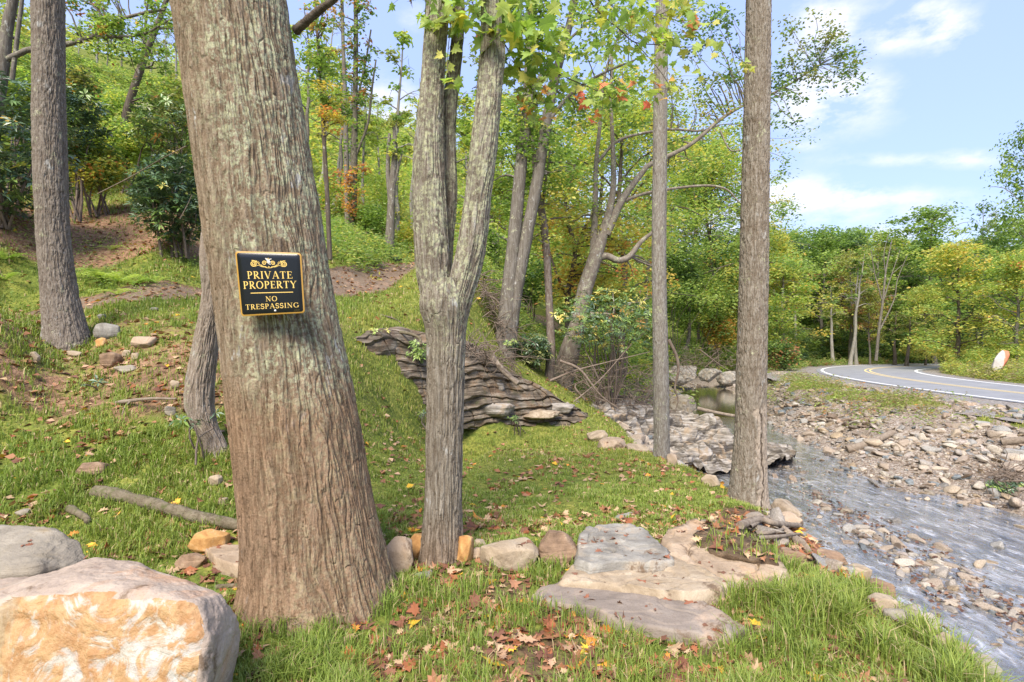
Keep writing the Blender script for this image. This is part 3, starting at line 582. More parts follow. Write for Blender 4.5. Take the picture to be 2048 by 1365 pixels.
    mb = MB(); stroke(mb, np.stack((np.linspace(.185, .84, 12), np.full(12, .352)), 1), .012); mb.build('divider_line', cream, sg, False)
    mb = MB()                                               # scrollwork ornament
    for s in (-1, 1):
        f_ = lambda p: np.stack((.5 + s * p[:, 0], p[:, 1]), 1); th = np.linspace(0, 1, 34)
        a = th * 4.2 * math.pi; r = .052 * (1 - th * .85); stroke(mb, f_(np.stack((.235 + r * np.cos(a + 1.2), .81 + r * np.sin(a + 1.2)), 1)), .014, .010)
        a = th * 3.6 * math.pi; r = .036 * (1 - th * .85); stroke(mb, f_(np.stack((.065 + r * np.cos(-a + 3.0), .822 + r * np.sin(-a + 3.0)), 1)), .011, .008)
        stroke(mb, f_(spline([(.02, .745), (.07, .765), (.13, .79), (.17, .83), (.205, .86)], 16)), .012, .006)
        stroke(mb, f_(spline([(.04, .765), (.10, .762), (.16, .785), (.21, .765)], 14)), .010, .005)
        for k, (px, py) in enumerate(((.15, .85), (.18, .865), (.11, .80))): stroke(mb, f_(spline([(px - .01, py - .035), (px, py - .01), (px + .012, py)], 6)), .009, .003)
    stroke(mb, arc(.5, .885, .012, .014, 0, 360, 16), .007); stroke(mb, arc(.5, .755, .008, .014, 0, 360, 14), .008)
    mb.build('scroll_ornament', cream, sg, False)
    mb = MB(); k = rs(5)
    stroke(mb, spline([(.455, .90), (.49, .87), (.50, .83), (.53, .80)], 10), [.006, .02, .03, .034, .04, .04, .034, .03, .02, .008]); stroke(mb, spline([(.55, .89), (.52, .88), (.505, .85)], 6), .010, .02); mb.build('scuff', worn, sg, False)
    for (s_, t_) in ((.515, .835), (.545, .062)):
        mb = MB(); a = np.linspace(0, 2 * math.pi, 15)[:-1]; rows = [S(s_ + r * np.cos(a), t_ + r * np.sin(a), o) for r, o in ((.018, .0022), (.018, .0042), (.010, .0056), (.001, .006))]
        mb.add(np.concatenate(rows), grid_faces(4, 14, True)); mb.build('nail', steel, sg)
    mb = MB(); k = 0
    for i in range(11): stroke(mb, [(.835 + i * .0085, .050), (.8385 + i * .0085, .050 + (.012 if i % 3 else .007))], .0045)
    mb.build('small_print', mat('sign_small_print', (.10, .075, .02)), sg, False)
build_sign()

# ---------------------------------------------------------------- rocks
TAN = [(.30, (.20, .15, .10)), (.47, (.33, .26, .18)), (.62, (.44, .365, .27))]
R_TAN = mat_rock('tan_sandstone', TAN, 4., bumpd=.02, stain=(.30, .235, .165), soil=.35); R_BROWN = mat_rock('brown_stone', [(.3, (.16, .105, .07)), (.5, (.30, .2, .13)), (.68, (.42, .32, .22))], 6., .3, .02, moss=.4)
R_BLUE = mat_rock('blue_grey_schist', [(.3, (.15, .135, .115)), (.5, (.265, .25, .22)), (.66, (.385, .365, .32))], 5., .35, .015, (.34, .28, .21), (0, .15, 0), soil=.3)
R_PURP = mat_rock('mauve_slate', [(.3, (.15, .122, .10)), (.5, (.225, .187, .155)), (.68, (.295, .255, .215))], 2.5, 0, .014, (.36, .27, .20), soil=.45); R_ORANGE = mat_rock('orange_stone', [(.3, (.32, .15, .05)), (.5, (.48, .27, .10)), (.66, (.56, .42, .26))], 7., 0, .012)
R_PEACH = mat_rock('peach_stone', [(.3, (.22, .16, .105)), (.5, (.36, .275, .195)), (.68, (.45, .37, .28))], 3.2, 0, .02, (.40, .26, .15), soil=.6); R_GREY = mat_rock('grey_boulder_stone', [(.3, (.20, .175, .14)), (.5, (.30, .265, .21)), (.68, (.38, .34, .28))], 2.6, .2, .02, (.22, .165, .09), soil=.3)
R_SCHIST = mat_rock('layered_schist', [(.3, (.19, .165, .14)), (.5, (.33, .30, .26)), (.68, (.46, .43, .39))], 2.2, .85, .03, (.33, .25, .17), (0, .12, 0), moss=.15)
R_SCHIST_D = mat_rock('dark_layered_schist', [(.3, (.11, .088, .065)), (.5, (.225, .185, .14)), (.68, (.34, .295, .235))], 2.4, .85, .04, (.20, .135, .08), (0, .22, 0), moss=.6, soil=.45)

def poly_at(poly, th):
    """radius of a star-shaped polygon about its centre for angles th"""
    p = np.asarray(poly, float); c = p.mean(0); q = np.vstack((p, p[:1])) - c; out = np.zeros(len(th))
    for k, t in enumerate(th):
        d = np.array([math.cos(t), math.sin(t)]); best = 0
        for a, b in zip(q[:-1], q[1:]):
            e = b - a; den = d[0] * e[1] - d[1] * e[0]
            if abs(den) < 1e-12: continue
            s = (a[0] * e[1] - a[1] * e[0]) / den; w = (a[0] * d[1] - a[1] * d[0]) / den
            if s > 0 and -1e-6 <= w <= 1 + 1e-6: best = max(best, s)
        out[k] = best
    return c, out
def slab(name, label, mat, px, z, h, seed, tilt=(0, 0), rough=.02, group=None, bev=.93, cat='rock', step=0.):
    """flat-topped stone whose top outline (in the photograph) lies at height z"""
    w = np.array([Zp(u, v, z)[:2] for u, v in px]); nth = 200; th = np.arange(nth) * 2 * math.pi / nth; c, R = poly_at(w, th)
    R = R * (1 + .06 * (fbm(np.stack((np.cos(th) * 5, np.sin(th) * 5, th * 0 + seed), -1), 4, seed) - .5) * 2)
    rows = []; prof = [(.90, -h), (1.0, -h * .75), (1.01, -h * .4), (1., -.12 * h), (.975, -.03 * h), (bev, 0)] + [(k, 0) for k in np.linspace(bev, 0.02, 46)[1:]]
    for q, dz in prof:
        x = c[0] + R * q * np.cos(th); y = c[1] + R * q * np.sin(th); zz = z + dz + tilt[0] * (x - c[0]) + tilt[1] * (y - c[1]); p = np.stack((x, y, zz), 1)
        nz = (fbm(p * 3, 3, seed + 3) - .5) * 1.3 * rough + (fbm(p * 26, 3, seed + 9) - .5) * rough * .35 - rough * .5 * np.exp(-(np.abs(2 * fbm(p * 3.0 + 5, 2, seed + 12) - 1) / .025) ** 2)
        T_ = fbm(p * np.array([1.5, 3.2, 1]) + 3, 4, seed + 40) * 9 + 2.2 * (p[:, 1] - c[1]); fr_ = T_ - np.floor(T_); nz += (np.floor(T_) + sm(.0, .12, fr_) - 4.5) * step * .38
        nx = (fbm(p * np.array([4, 4, 24]), 3, seed + 13) - .5) * rough * 2.2 * (q > bev)
        p = p + np.stack((np.cos(th) * nx, np.sin(th) * nx, nz), 1); rows.append(p)
    o = thing(name, label, cat, (c[0], c[1], z - h), group) if False else None
    mb = MB(); V = np.concatenate(rows); mb.add(V, grid_faces(len(rows), nth, True))
    mb.add(np.vstack((rows[-1], [[c[0], c[1], rows[-1][:, 2].mean()]])), np.stack((np.arange(nth), (np.arange(nth) + 1) % nth, np.full(nth, nth)), 1))
    ob = mb.build(name, mat, None, True, (c[0], c[1], z - h)); return tag(ob, label, cat, group)

def hull_rock(name, label, mat, pts, seed, rough=.012, sub=5, smooth=3, group=None, cat='boulder', mats=None, extra=None):
    bm = bmesh.new()
    for p in pts: bm.verts.new([float(x) for x in p])
    r = bmesh.ops.convex_hull(bm, input=bm.verts); bmesh.ops.delete(bm, geom=[g for g in r['geom_interior'] if isinstance(g, bmesh.types.BMVert)], context='VERTS')
    for k in range(sub):
        bmesh.ops.subdivide_edges(bm, edges=bm.edges[:], cuts=1, use_grid_fill=True); 
        if k in (2, 3): bmesh.ops.smooth_vert(bm, verts=bm.verts[:], factor=.5, use_axis_x=True, use_axis_y=True, use_axis_z=True)
    bmesh.ops.triangulate(bm, faces=bm.faces[:])
    for k in range(smooth): bmesh.ops.smooth_vert(bm, verts=bm.verts[:], factor=.5, use_axis_x=True, use_axis_y=True, use_axis_z=True)
    bm.normal_update(); V = np.array([v.co[:] for v in bm.verts]); Nn = np.array([v.normal[:] for v in bm.verts]); F = np.array([[v.index for v in f.verts] for f in bm.faces]) if bm.verts.index_update() is None else None
    FN = np.array([f.normal[:] for f in bm.faces]); bm.free(); c = pts.mean(0) if hasattr(pts, 'mean') else np.mean(pts, 0)
    d = (fbm(V * 3.2, 4, seed) - .5) * rough * 3.2 + (fbm(V * 14, 4, seed + 7) - .5) * rough * 1.1 + (fbm(V * 50, 2, seed + 9) - .5) * rough * .3
    if extra is not None: d = d + extra(V, Nn)
    V = V + Nn * d[:, None]; mb = MB(); mb.add(V, F); org = (c[0], c[1], V[:, 2].min()); o = mb.build(name, mat, None, True, org)
    if mats:
        o.data.materials.append(mats[0]); idx = mats[1](V[F].mean(1), FN).astype(np.int32); o.data.polygons.foreach_set('material_index', idx)
    return tag(o, label, cat, group)

def quartz_mat():
    t = NT('quartz_face'); raw = t.coord('Object'); a = t.noise(raw, 3.2, 8, .62, 1.1); b = t.noise(raw, 6., 7, .66, 1.6); c = t.noise(t.coord('Object', (1, 1, 1.6), (0, .5, 0)), 4.4, 7, .7, 2.2); f = t.noise(raw, 45, 5, .7)
    xyz = t.sepv(raw); d_ = t.noise(raw, 11, 8, .75, .3)
    col = t.ramp(d_, [(.30, (.25, .22, .18)), (.42, (.37, .335, .275)), (.52, (.44, .415, .365)), (.68, (.47, .46, .435))])
    col = t.mix(t.rng(c, .50, .58, 0, .6), col, (.34, .29, .26)); up_ = t.rng(t.math('ADD', xyz[2], t.math('MULTIPLY', t.math('SUBTRACT', a, .5), .55)), .24, .36)
    og = t.math('MULTIPLY', t.rng(b, .40, .52), t.math('ADD', t.math('MULTIPLY', up_, .80), .10)); col = t.mix(og, col, t.mix(t.rng(d_, .4, .6), (.32, .155, .05), (.42, .25, .10)))
    lf_ = t.rng(t.math('ADD', xyz[0], t.math('MULTIPLY', t.math('SUBTRACT', b, .5), .5)), .02, -.06); col = t.mix(t.math('MULTIPLY', lf_, .85), col, t.mix(t.rng(d_, .35, .65), (.24, .16, .08), (.40, .30, .17)))
    v = t.voro(t.coord('Object', (1, 1, 1), (.4, .2, 0)), 2.1, 'DISTANCE_TO_EDGE'); w = t.math('ADD', v, t.math('MULTIPLY', t.math('SUBTRACT', b, .5), .16)); crack = t.math('MULTIPLY', t.rng(w, .003, .010, 1, 0), t.rng(a, .50, .56)); crack = t.math('MULTIPLY', crack, 0.0); col = t.mix(t.rng(f, .55, .72, 0, .45), col, (.42, .30, .18))
    h = t.math('ADD', t.math('ADD', a, t.math('MULTIPLY', b, .6)), t.math('SUBTRACT', t.math('MULTIPLY', f, .18), t.math('MULTIPLY', crack, .7))); t.bsdf(col, .6, t.bump(h, .03), .35); return t.m
def build_boulders():
    pts = np.array([P(-260, 1260, 2.6), P(-60, 1168, 2.6), P(90, 1147, 2.5), P(190, 1121, 2.5), P(275, 1124, 2.42), P(338, 1150, 2.3), P(446, 1186, 2.16), P(450, 1216, 2.1), P(474, 1254, 2.2), P(472, 1298, 2.2), P(446, 1380, 2.22), P(440, 1520, 2.3),
        P(-420, 1330, 2.3), P(-100, 1232, 1.96), P(0, 1194, 2.0), P(150, 1160, 2.08), P(300, 1178, 2.0), P(386, 1205, 1.95), P(414, 1295, 1.9), P(402, 1380, 1.87), P(350, 1680, 1.8), P(0, 1720, 1.72), P(-400, 1660, 1.8), P(-420, 1480, 2.5), P(0, 1300, 3.0), P(300, 1250, 2.9)])
    R_PINK = mat_rock('pink_sandstone', [(.3, (.28, .22, .175)), (.5, (.38, .305, .245)), (.68, (.45, .38, .31))], 3., 0, .016, (.40, .25, .16), soil=.15)
    def face(Cn, FN): 
        lim = fbm(Cn * 7, 4, 4) * .7 - .1
        return (FN[:, 1] < -.62 + lim - .15) & (Cn[:, 0] < P(402, 1300, 1.9)[0] + (Cn[:, 2] < .3) * .0)
    hull_rock('quartz_boulder', 'big boulder with orange-stained white quartz face and pink top, bottom left corner', R_PINK, pts, 11, .018, 6, 1, mats=(quartz_mat(), face))
    pts = np.array([P(-200, 1060, 3.1), P(0, 1053, 3.1), P(105, 1053, 3.05), P(150, 1078, 2.95), P(172, 1118, 2.8), P(180, 1140, 2.75), P(150, 1260, 2.7), P(60, 1130, 2.55), P(-100, 1150, 2.5), P(-200, 1300, 2.6), P(0, 1250, 3.4), P(100, 1200, 3.3), P(-250, 1200, 3.3), P(0, 1300, 2.6)])
    hull_rock('grey_boulder', 'smooth grey-brown boulder behind the quartz boulder at the left edge', R_GREY, pts, 23, .018, 5, 2)
    # stepping slabs
    slab('slate_slab', 'lowest stepping slab, flat mauve slate, nearest the camera', R_PURP, [(1062, 1190), (1085, 1168), (1122, 1160), (1180, 1163), (1255, 1166), (1330, 1178), (1405, 1197), (1450, 1225), (1492, 1250), (1476, 1268), (1420, 1268), (1340, 1258), (1240, 1238), (1180, 1215), (1110, 1206)], .05, .16, 31, (0, .02), .020, step=.014)
    slab('tan_slab', 'middle stepping slab of tan stone between mauve and blue-grey ones', R_TAN, [(1118, 1158), (1140, 1132), (1165, 1120), (1240, 1108), (1330, 1108), (1395, 1135), (1440, 1158), (1482, 1168), (1440, 1184), (1380, 1192), (1300, 1180), (1230, 1168)], .09, .2, 37, (0, .01), .026, step=.022)
    slab('schist_slab', 'top stepping slab of pale blue-grey schist with red leaves on it', R_BLUE, [(1150, 1100), (1158, 1080), (1170, 1055), (1225, 1048), (1262, 1052), (1305, 1072), (1338, 1100), (1352, 1124), (1330, 1132), (1250, 1128), (1178, 1136), (1150, 1122)], .13, .26, 41, (0, -.01), .036, step=.03)
    slab('peach_boulder', 'wide peach boulder with brown soil on its back, right of the stepping slabs', R_PEACH, [(1320, 1078), (1345, 1060), (1388, 1048), (1430, 1050), (1490, 1075), (1560, 1108), (1582, 1140), (1570, 1158), (1510, 1152), (1430, 1140), (1370, 1118), (1338, 1100)], .13, .34, 43, (0, .10), .04, bev=.86, step=.02)
    M_SOIL = mat_rock('crumbly_soil', [(.3, (.06, .04, .026)), (.5, (.13, .088, .055)), (.68, (.22, .155, .10))], 12., 0, .03, moss=.35)
    slab('soil_clod', 'crumbly brown soil and dead grass lying on the back of the peach boulder', M_SOIL, [(1392, 1070), (1420, 1052), (1450, 1050), (1500, 1072), (1548, 1100), (1552, 1118), (1500, 1114), (1440, 1100), (1400, 1088)], .155, .09, 49, (0, .10), .075, bev=.55, cat='soil')
    slab('small_back_slab', 'small whitish slab in the grass behind the stepping slabs', R_BLUE, [(1210, 1042), (1235, 1030), (1262, 1024), (1284, 1030), (1278, 1042), (1240, 1050)], -.01, .09, 47, (0, 0), .012)
    def lump(name, label, mat, u0, u1, v0, v1, d, seed, sq=.8, rough=.012, group=None, cat='rock', sub=4, fac=None):
        """faceted stone whose silhouette spans u0..u1, v0..v1 at distance d"""
        k = rs(seed); d = min(d * 1.6, hit((u0 + u1) / 2, v1 - .15 * (v1 - v0))[1]) if d < 30 and 'ledge' not in name else d; c = P((u0 + u1) / 2, (v0 + v1) / 2, d); a = (u1 - u0) / 2 / FPX * d; b = (v1 - v0) / 2 / FPX * d; q = norm(k.randn(fac or 22, 3)); q = np.sign(q) * np.abs(q) ** .75; q = q / np.abs(q).max(0)
        pts = c + q * np.array([a, max(a, b) * sq, b * 1.02]); return hull_rock(name, label, mat, pts, seed, rough * a * 6, sub, 2, group, cat)
    lump('rounded_rock', 'rounded tan rock just right of the forked trunk, in the row edging the lawn', R_TAN, 958, 1078, 1074, 1140, 3.82, 3, .7)
    lump('brown_rock', 'rough brown rock with red leaves, between the rounded rock and the slabs', R_BROWN, 1076, 1156, 1062, 1135, 3.92, 5, .8, .02)
    lump('wedge_rock', 'pale wedge of rock between the leaning trunk and the forked trunk', R_PEACH, 768, 832, 1076, 1150, 3.55, 9, .8)
    lump('orange_rock', 'orange rock showing left of the forked trunk foot', R_ORANGE, 816, 858, 1066, 1124, 3.95, 12, .8); lump('orange_rock', 'orange rock showing right of the forked trunk foot', R_ORANGE, 908, 948, 1072, 1128, 3.95, 13, .8)
    lump('pebble_rock', 'small whitish stone touching the forked trunk, right side', R_TAN, 946, 972, 1078, 1102, 3.85, 14, .8); lump('flat_small_rock', 'small pale stone under the whitish one by the forked trunk', R_PEACH, 940, 966, 1096, 1118, 3.75, 15, .8)
    lump('tan_cobble', 'knobbly tan stone left of the leaning trunk foot', R_ORANGE, 383, 456, 1060, 1104, 3.75, 16, .7); slab('pink_flat_rock', 'flat pinkish rock touching the left side of the leaning trunk foot', R_PEACH, [(408, 1096), (440, 1088), (500, 1088), (560, 1100), (540, 1132), (470, 1130), (430, 1116)], .08, .14, 53, (0, 0), .012)
    lump('weathered_chunk', 'low grey-brown chunk in the grass left of the pink flat rock', R_BROWN, 342, 412, 1108, 1138, 3.4, 18, .5)
    lump('small_stone', 'little tan stone in leaves left of the leaning trunk', R_TAN, 437, 456, 995, 1012, 4.3, 19); lump('small_stone', 'yellowish stone in grass beside the leaning trunk', R_TAN, 418, 444, 950, 972, 4.5, 20)
    lump('white_lawn_stone', 'whitish stone in the grass below the forked trunk', R_BLUE, 828, 866, 1140, 1160, 3.45, 22)
    # stones on the slope under the path
    for i, (a, b, c, e, d, m, l) in enumerate([(190, 236, 646, 682, 7.0, R_BLUE, 'grey stone propped on the slope right of the flared trunk'), (264, 310, 668, 698, 6.9, R_PEACH, 'pale elongated stone on the slope, highest and rightmost of the scatter'),
        (200, 242, 702, 738, 6.6, R_BROWN, 'brown angular stone in the middle of the slope scatter'), (228, 272, 730, 748, 6.3, R_GREY, 'flat grey stone, lowest of the slope scatter'), (192, 214, 676, 696, 6.8, R_ORANGE, 'small orange-brown stone under the grey propped stone'),
        (244, 262, 700, 714, 6.6, R_TAN, 'small tan stone between brown and pale stones on the slope'), (262, 280, 706, 722, 6.5, R_TAN, 'small tan block right of the brown slope stone'), (136, 162, 698, 714, 6.4, R_TAN, 'yellowish stone below the flared trunk'), (58, 78, 704, 728, 6.3, R_TAN, 'yellowish stone left of and below the flared trunk'),
        (196, 212, 628, 640, 7.4, R_BLUE, 'small whitish stone beside the flared trunk base'), (340, 358, 760, 780, 5.9, R_TAN, 'small tan stone beside the bent trunk'), (300, 318, 615, 624, 8.2, R_BLUE, 'tiny grey stone below the path edge'), (330, 350, 812, 834, 5.4, R_GREY, 'grey stone just left of the bent trunk'), (30, 60, 1018, 1032, 4.2, R_GREY, 'grey stone in the grass above the grey boulder'), (150, 215, 925, 950, 4.9, R_BROWN, 'flat brown rock sunk in the grass above the old log')]):
        lump('slope_stone', l, m, a, b, c, e, d, 60 + i, .7, .012, 'stones on the grassy slope', 'stone', 3)
    # stones along the lawn edge and bank
    for i, (a, b, c, e, d, m, l) in enumerate([(1168, 1215, 862, 884, 11.6, R_TAN, 'tan flat stone at the lawn corner beside the layered rock'), (1190, 1254, 876, 900, 11., R_PEACH, 'broad peach stone at the far edge of the lawn'), (1332, 1356, 908, 934, 8.8, R_PEACH, 'pinkish stone leaning on the slim straight trunk foot'),
        (1378, 1402, 906, 936, 9.6, R_TAN, 'upright tan stone of the little pile behind the lawn edge'), (1372, 1394, 922, 944, 9.2, R_ORANGE, 'yellow round stone of the little pile'), (1392, 1420, 924, 942, 9.3, R_PEACH, 'low pink stone of the little pile'), (1250, 1300, 888, 904, 10.2, R_TAN, 'thin tan stone left of the slim straight trunk'),
        (1545, 1600, 1000, 1040, 5.7, R_TAN, 'pale ledge stone right of the scarred trunk foot'), (1560, 1608, 1026, 1058, 5.3, R_PEACH, 'cream stone on the bank below the scarred trunk'), (1400, 1440, 950, 975, 8.0, R_TAN, 'long pale stone on the bank left of the scarred trunk')]):
        lump('edge_stone', l, m, a, b, c, e, d, 90 + i, .9, .012, 'stones along the lawn edge', 'stone', 4)
    for i, (a, b, c, e, d, m, l) in enumerate([(1555, 1612, 1095, 1135, 4.5, R_BROWN, 'brown stone under the driftwood roots'), (1690, 1745, 1130, 1168, 4.1, R_TAN, 'tan stone at the water edge, upper one of the bank row'), (1730, 1790, 1158, 1205, 3.9, R_BROWN, 'dark brown stone overhanging the water'), (1742, 1792, 1190, 1240, 3.7, R_TAN, 'cream boulder with a split face at the water edge'),
        (1770, 1830, 1215, 1262, 3.5, R_GREY, 'grey stone below the cream split boulder'), (1800, 1850, 1208, 1260, 3.7, R_GREY, 'grey block at the waterline near the bottom of the bank'), (1630, 1690, 1100, 1130, 4.3, R_BROWN, 'soil-covered stone below the driftwood roots'), (1860, 1930, 1270, 1330, 3.1, R_PEACH, 'pale stone in tall grass at the lower bank'), (1930, 2000, 1310, 1380, 3.0, R_GREY, 'grey stone at the lower right end of the bank')]):
        lump('bank_stone', l, m, a, b, c, e, d, 120 + i, .9, .016, 'stones along the creek bank', 'stone', 4)
    # big pale rocks by the upstream pool
    for i, (a, b, c, e, d, m, l) in enumerate([(1328, 1402, 732, 772, 36, R_BLUE, 'big pale grey rock behind the slim trunk, upstream of the pool'), (1398, 1444, 736, 766, 37, R_BLUE, 'slanted pale slab left of the scarred trunk, above the pool'), (1434, 1480, 742, 772, 38, R_BLUE, 'low white rock at the pool, next to the scarred trunk'),
        (1335, 1392, 790, 830, 22, R_GREY, 'rounded tan-grey boulder between slim trunk and pool'), (1270, 1330, 745, 775, 34, R_BLUE, 'pale rock left of the slim trunk at the far gravel'), (1282, 1300, 775, 788, 26, R_ORANGE, 'small orange block on the far gravel bar')]):
        lump('pool_rock', l, m, a, b, c, e, d, 150 + i, .8, .012, 'rocks round the upstream pool', 'rock', 4)
    t = NT('white_red_rock'); raw = t.coord('Object'); x_ = t.sepv(raw); n = t.noise(raw, 3, 5, .6); f = t.rng(t.math('ADD', t.math('ADD', t.math('SUBTRACT', x_[0], t.math('MULTIPLY', x_[2], .42)), .42), t.math('MULTIPLY', t.math('SUBTRACT', n, .5), .35)), -.02, .04)
    t.bsdf(t.mix(f, t.mix(n, (.26, .24, .22), (.50, .47, .44)), t.mix(n, (.46, .12, .06), (.56, .22, .13))), .8, t.bump(n, .03))
    p0 = [P(u, v, d) for u, v, d in [(1984, 742, 31), (1998, 744, 31), (2006, 736, 30.8), (2020, 712, 31), (2018, 702, 31.2), (2004, 700, 31.2), (1990, 716, 31), (1982, 734, 31.2), (1990, 742, 32), (2006, 740, 31.8), (2018, 704, 31.7), (2002, 702, 31.8), (1988, 722, 31.8)]]
    hull_rock('leaning_roadside_rock', 'white and orange-red leaning rock in roadside weeds at the right edge', t.m, np.array(p0), 171, .02, 4, 1, None, 'rock')
    return lump
lump = build_boulders()

def ledge(name, label, mat, rows, nu, nv, seed, amp, tilt, lay, out=(0, -1, .35), und=.3, fine=.02, cat='rock outcrop'):
    """sheet of layered rock through rows of (u, v, distance), broken into stepped strata"""
    R = np.array([spline(np.array([P(*q) for q in r]), nu) for r in rows]); V = np.array([spline(R[:, k], nv) for k in range(nu)]).transpose(1, 0, 2)
    s = V[..., 2] + tilt * V[..., 0] + (fbm(V * .9, 3, seed) - .5) * und + (fbm(V * 4, 3, seed + 3) - .5) * .05
    s = s + .10 * np.abs(2 * fbm(V * np.array([1.7, 1.7, 2.5]), 3, seed + 60) - 1)
    q = s / lay; q = q + 1.5 * (vnoise(np.stack((q * .37, q * 0 + .5, q * 0), -1), seed + 2) - .5) + .8 * (fbm(V * 1.6, 2, seed + 61) - .5); i = np.floor(q); fr = q - i
    a = _hash(i.astype(np.int64), i.astype(np.int64) * 0 + 3, i.astype(np.int64) * 0, seed)
    along = fbm(np.stack((V[..., 0] * 1.1 + a * 40, V[..., 1] * 1.1, i * 3.7), -1), 3, seed + 5)
    st_ = (.25 + .75 * a) * sm(0, .12, fr) * (1 - .65 * fr) + 1.1 * (along - .5)
    n = norm(out); blk = fbm(V * np.array([1.6, 1.6, 2.2]), 3, seed + 70); D = amp * st_ * .75 + 2.3 * amp * (blk - .5) - amp * .22 * np.exp(-(np.abs(2 * fbm(V * np.array([2.6, 2.6, 1.2]) + 9, 2, seed + 71) - 1) / .05) ** 2) + amp * .35 * (fbm(V * np.array([2, 2, 9]), 4, seed + 8) - .5) + fine * (fbm(V * np.array([6, 6, 40]), 3, seed + 9) - .5)
    e = sm(0, .04, np.linspace(0, 1, nu))[None] * sm(1, .96, np.linspace(0, 1, nu))[None]; w = np.ones((nv, 1)); w[-3:] = 0; w = w * np.ones((1, nu))
    V = V + (D * w * (.3 + .7 * e))[..., None] * n; mb = MB(); mb.add(V.reshape(-1, 3), grid_faces(nv, nu))
    o = mb.build(name, mat, None, False, tuple(V[0, nu // 2])); return tag(o, label, cat)
ledge('cliff_outcrop', 'dark layered rock face under the grass knoll, behind the forked trunk', R_SCHIST_D,
      [[(700, 712, 9.2), (745, 790, 9.3), (800, 835, 9.6), (850, 852, 9.9), (930, 858, 10.8), (1030, 858, 11.6), (1130, 856, 12.0), (1185, 876, 12.0)],
       [(703, 698, 9.2), (748, 730, 9.4), (800, 760, 9.8), (850, 775, 10.2), (930, 790, 11.0), (1030, 800, 11.8), (1130, 826, 12.4), (1190, 862, 12.4)],
       [(705, 684, 9.3), (750, 668, 9.8), (800, 664, 10.4), (850, 672, 10.9), (930, 688, 11.7), (1010, 738, 12.3), (1120, 797, 12.9), (1200, 846, 13.2)],
       [(706, 682, 10.0), (750, 668, 10.6), (800, 668, 11.4), (850, 676, 12), (930, 694, 12.8), (1010, 745, 13.4), (1120, 812, 14), (1200, 850, 14.2)]], 420, 330, 7, .22, .10, .17)
ledge('creek_ledge', 'low grey layered bedrock ledge sloping into the creek behind the slim trunk', R_SCHIST,
      [[(1125, 862, 12.0), (1200, 900, 12.2), (1290, 936, 12.8), (1380, 946, 13.2), (1450, 944, 13.5), (1520, 938, 13.9), (1570, 930, 14.5), (1588, 920, 15.2)],
       [(1130, 835, 12.6), (1210, 868, 13.2), (1300, 890, 14.2), (1390, 905, 14.6), (1460, 912, 14.9), (1520, 912, 15), (1565, 912, 15.3), (1582, 914, 15.8)],
       [(1130, 805, 13.4), (1215, 818, 14.8), (1310, 822, 16.6), (1400, 846, 17), (1460, 868, 17), (1510, 888, 16.4), (1552, 900, 16.2), (1576, 908, 16.2)],
       [(1135, 815, 14.5), (1225, 832, 16), (1315, 838, 18), (1400, 862, 18.4), (1460, 884, 18.2), (1510, 902, 17.6), (1552, 912, 17.2), (1574, 918, 17)]], 420, 300, 15, .42, .16, .20, (.1, -.55, .8))
for i, (a, b, c, e, d, l) in enumerate([(1036, 1130, 822, 838, 11.9, 'long tan flagstone lying at the foot of the layered rock'), (935, 1035, 802, 836, 11.4, 'thick pale grey block at the foot of the layered rock, behind the forked trunk'), (1085, 1150, 806, 826, 12.3, 'thin grey slab on top of the tan flagstone'), (950, 1010, 760, 790, 11.9, 'blocky ledge stone high in the rock face')]):
    lump('ledge_block', l, R_TAN if i == 0 else R_SCHIST, a, b, c, e, d, 190 + i, .5, .01, 'loose blocks at the layered rock', 'rock', 4)
# ---------------------------------------------------------------- leaves, crowns, trees
PAL = {'green': [(.075, .125, .020), (.055, .10, .018), (.10, .15, .022)], 'light': [(.13, .19, .028), (.17, .22, .035), (.10, .16, .022)], 'yg': [(.20, .23, .03), (.15, .20, .028), (.27, .25, .03)],
       'yellow': [(.38, .32, .035), (.32, .29, .035), (.42, .29, .03)], 'maple': [(.16, .24, .025), (.20, .25, .03), (.13, .21, .025)], 'orange': [(.48, .20, .03), (.50, .28, .03), (.42, .13, .03)], 'red': [(.52, .09, .04), (.55, .16, .05)], 'dark': [(.030, .062, .018), (.040, .075, .022), (.022, .045, .014)],
       'rust': [(.30, .12, .045), (.25, .10, .04), (.36, .2, .08)], 'blue': [(.045, .085, .045), (.06, .105, .055)], 'olive': [(.12, .13, .03), (.16, .16, .04)], 'dry': [(.30, .24, .12), (.22, .17, .09)]}
for _k in PAL: PAL[_k] = [tuple(min(.8, x * {'dark': 1.7, 'blue': 1.8, 'yellow': 1.5, 'orange': 1.35, 'red': 1.4, 'dry': 1.4, 'rust': 1.5}.get(_k, 1.9)) for x in c) for c in PAL[_k]]
for _k in PAL: PAL[_k] = [tuple(.86 * x + .14 * (.3 * c[0] + .6 * c[1] + .1 * c[2]) * 1.1 for x in c) for c in PAL[_k]]
PAL['dark'] = [tuple(x * 1.25 for x in c) for c in PAL['dark']]; PAL['green'] = [tuple(x * 1.2 for x in c) for c in PAL['green']]; PAL['light'] = [tuple(x * 1.18 for x in c) for c in PAL['light']]; PAL['yg'] = [tuple(x * 1.1 for x in c) for c in PAL['yg']]
def pal(spec, k, n):
    names = list(spec); w = np.array([spec[x] for x in names], float); w /= w.sum(); ch = k.choice(len(names), n, p=w); out = np.zeros((n, 3))
    for i, nm in enumerate(names):
        m = ch == i; a = np.array(PAL[nm]); out[m] = a[k.randint(len(a), size=m.sum())]
    return out
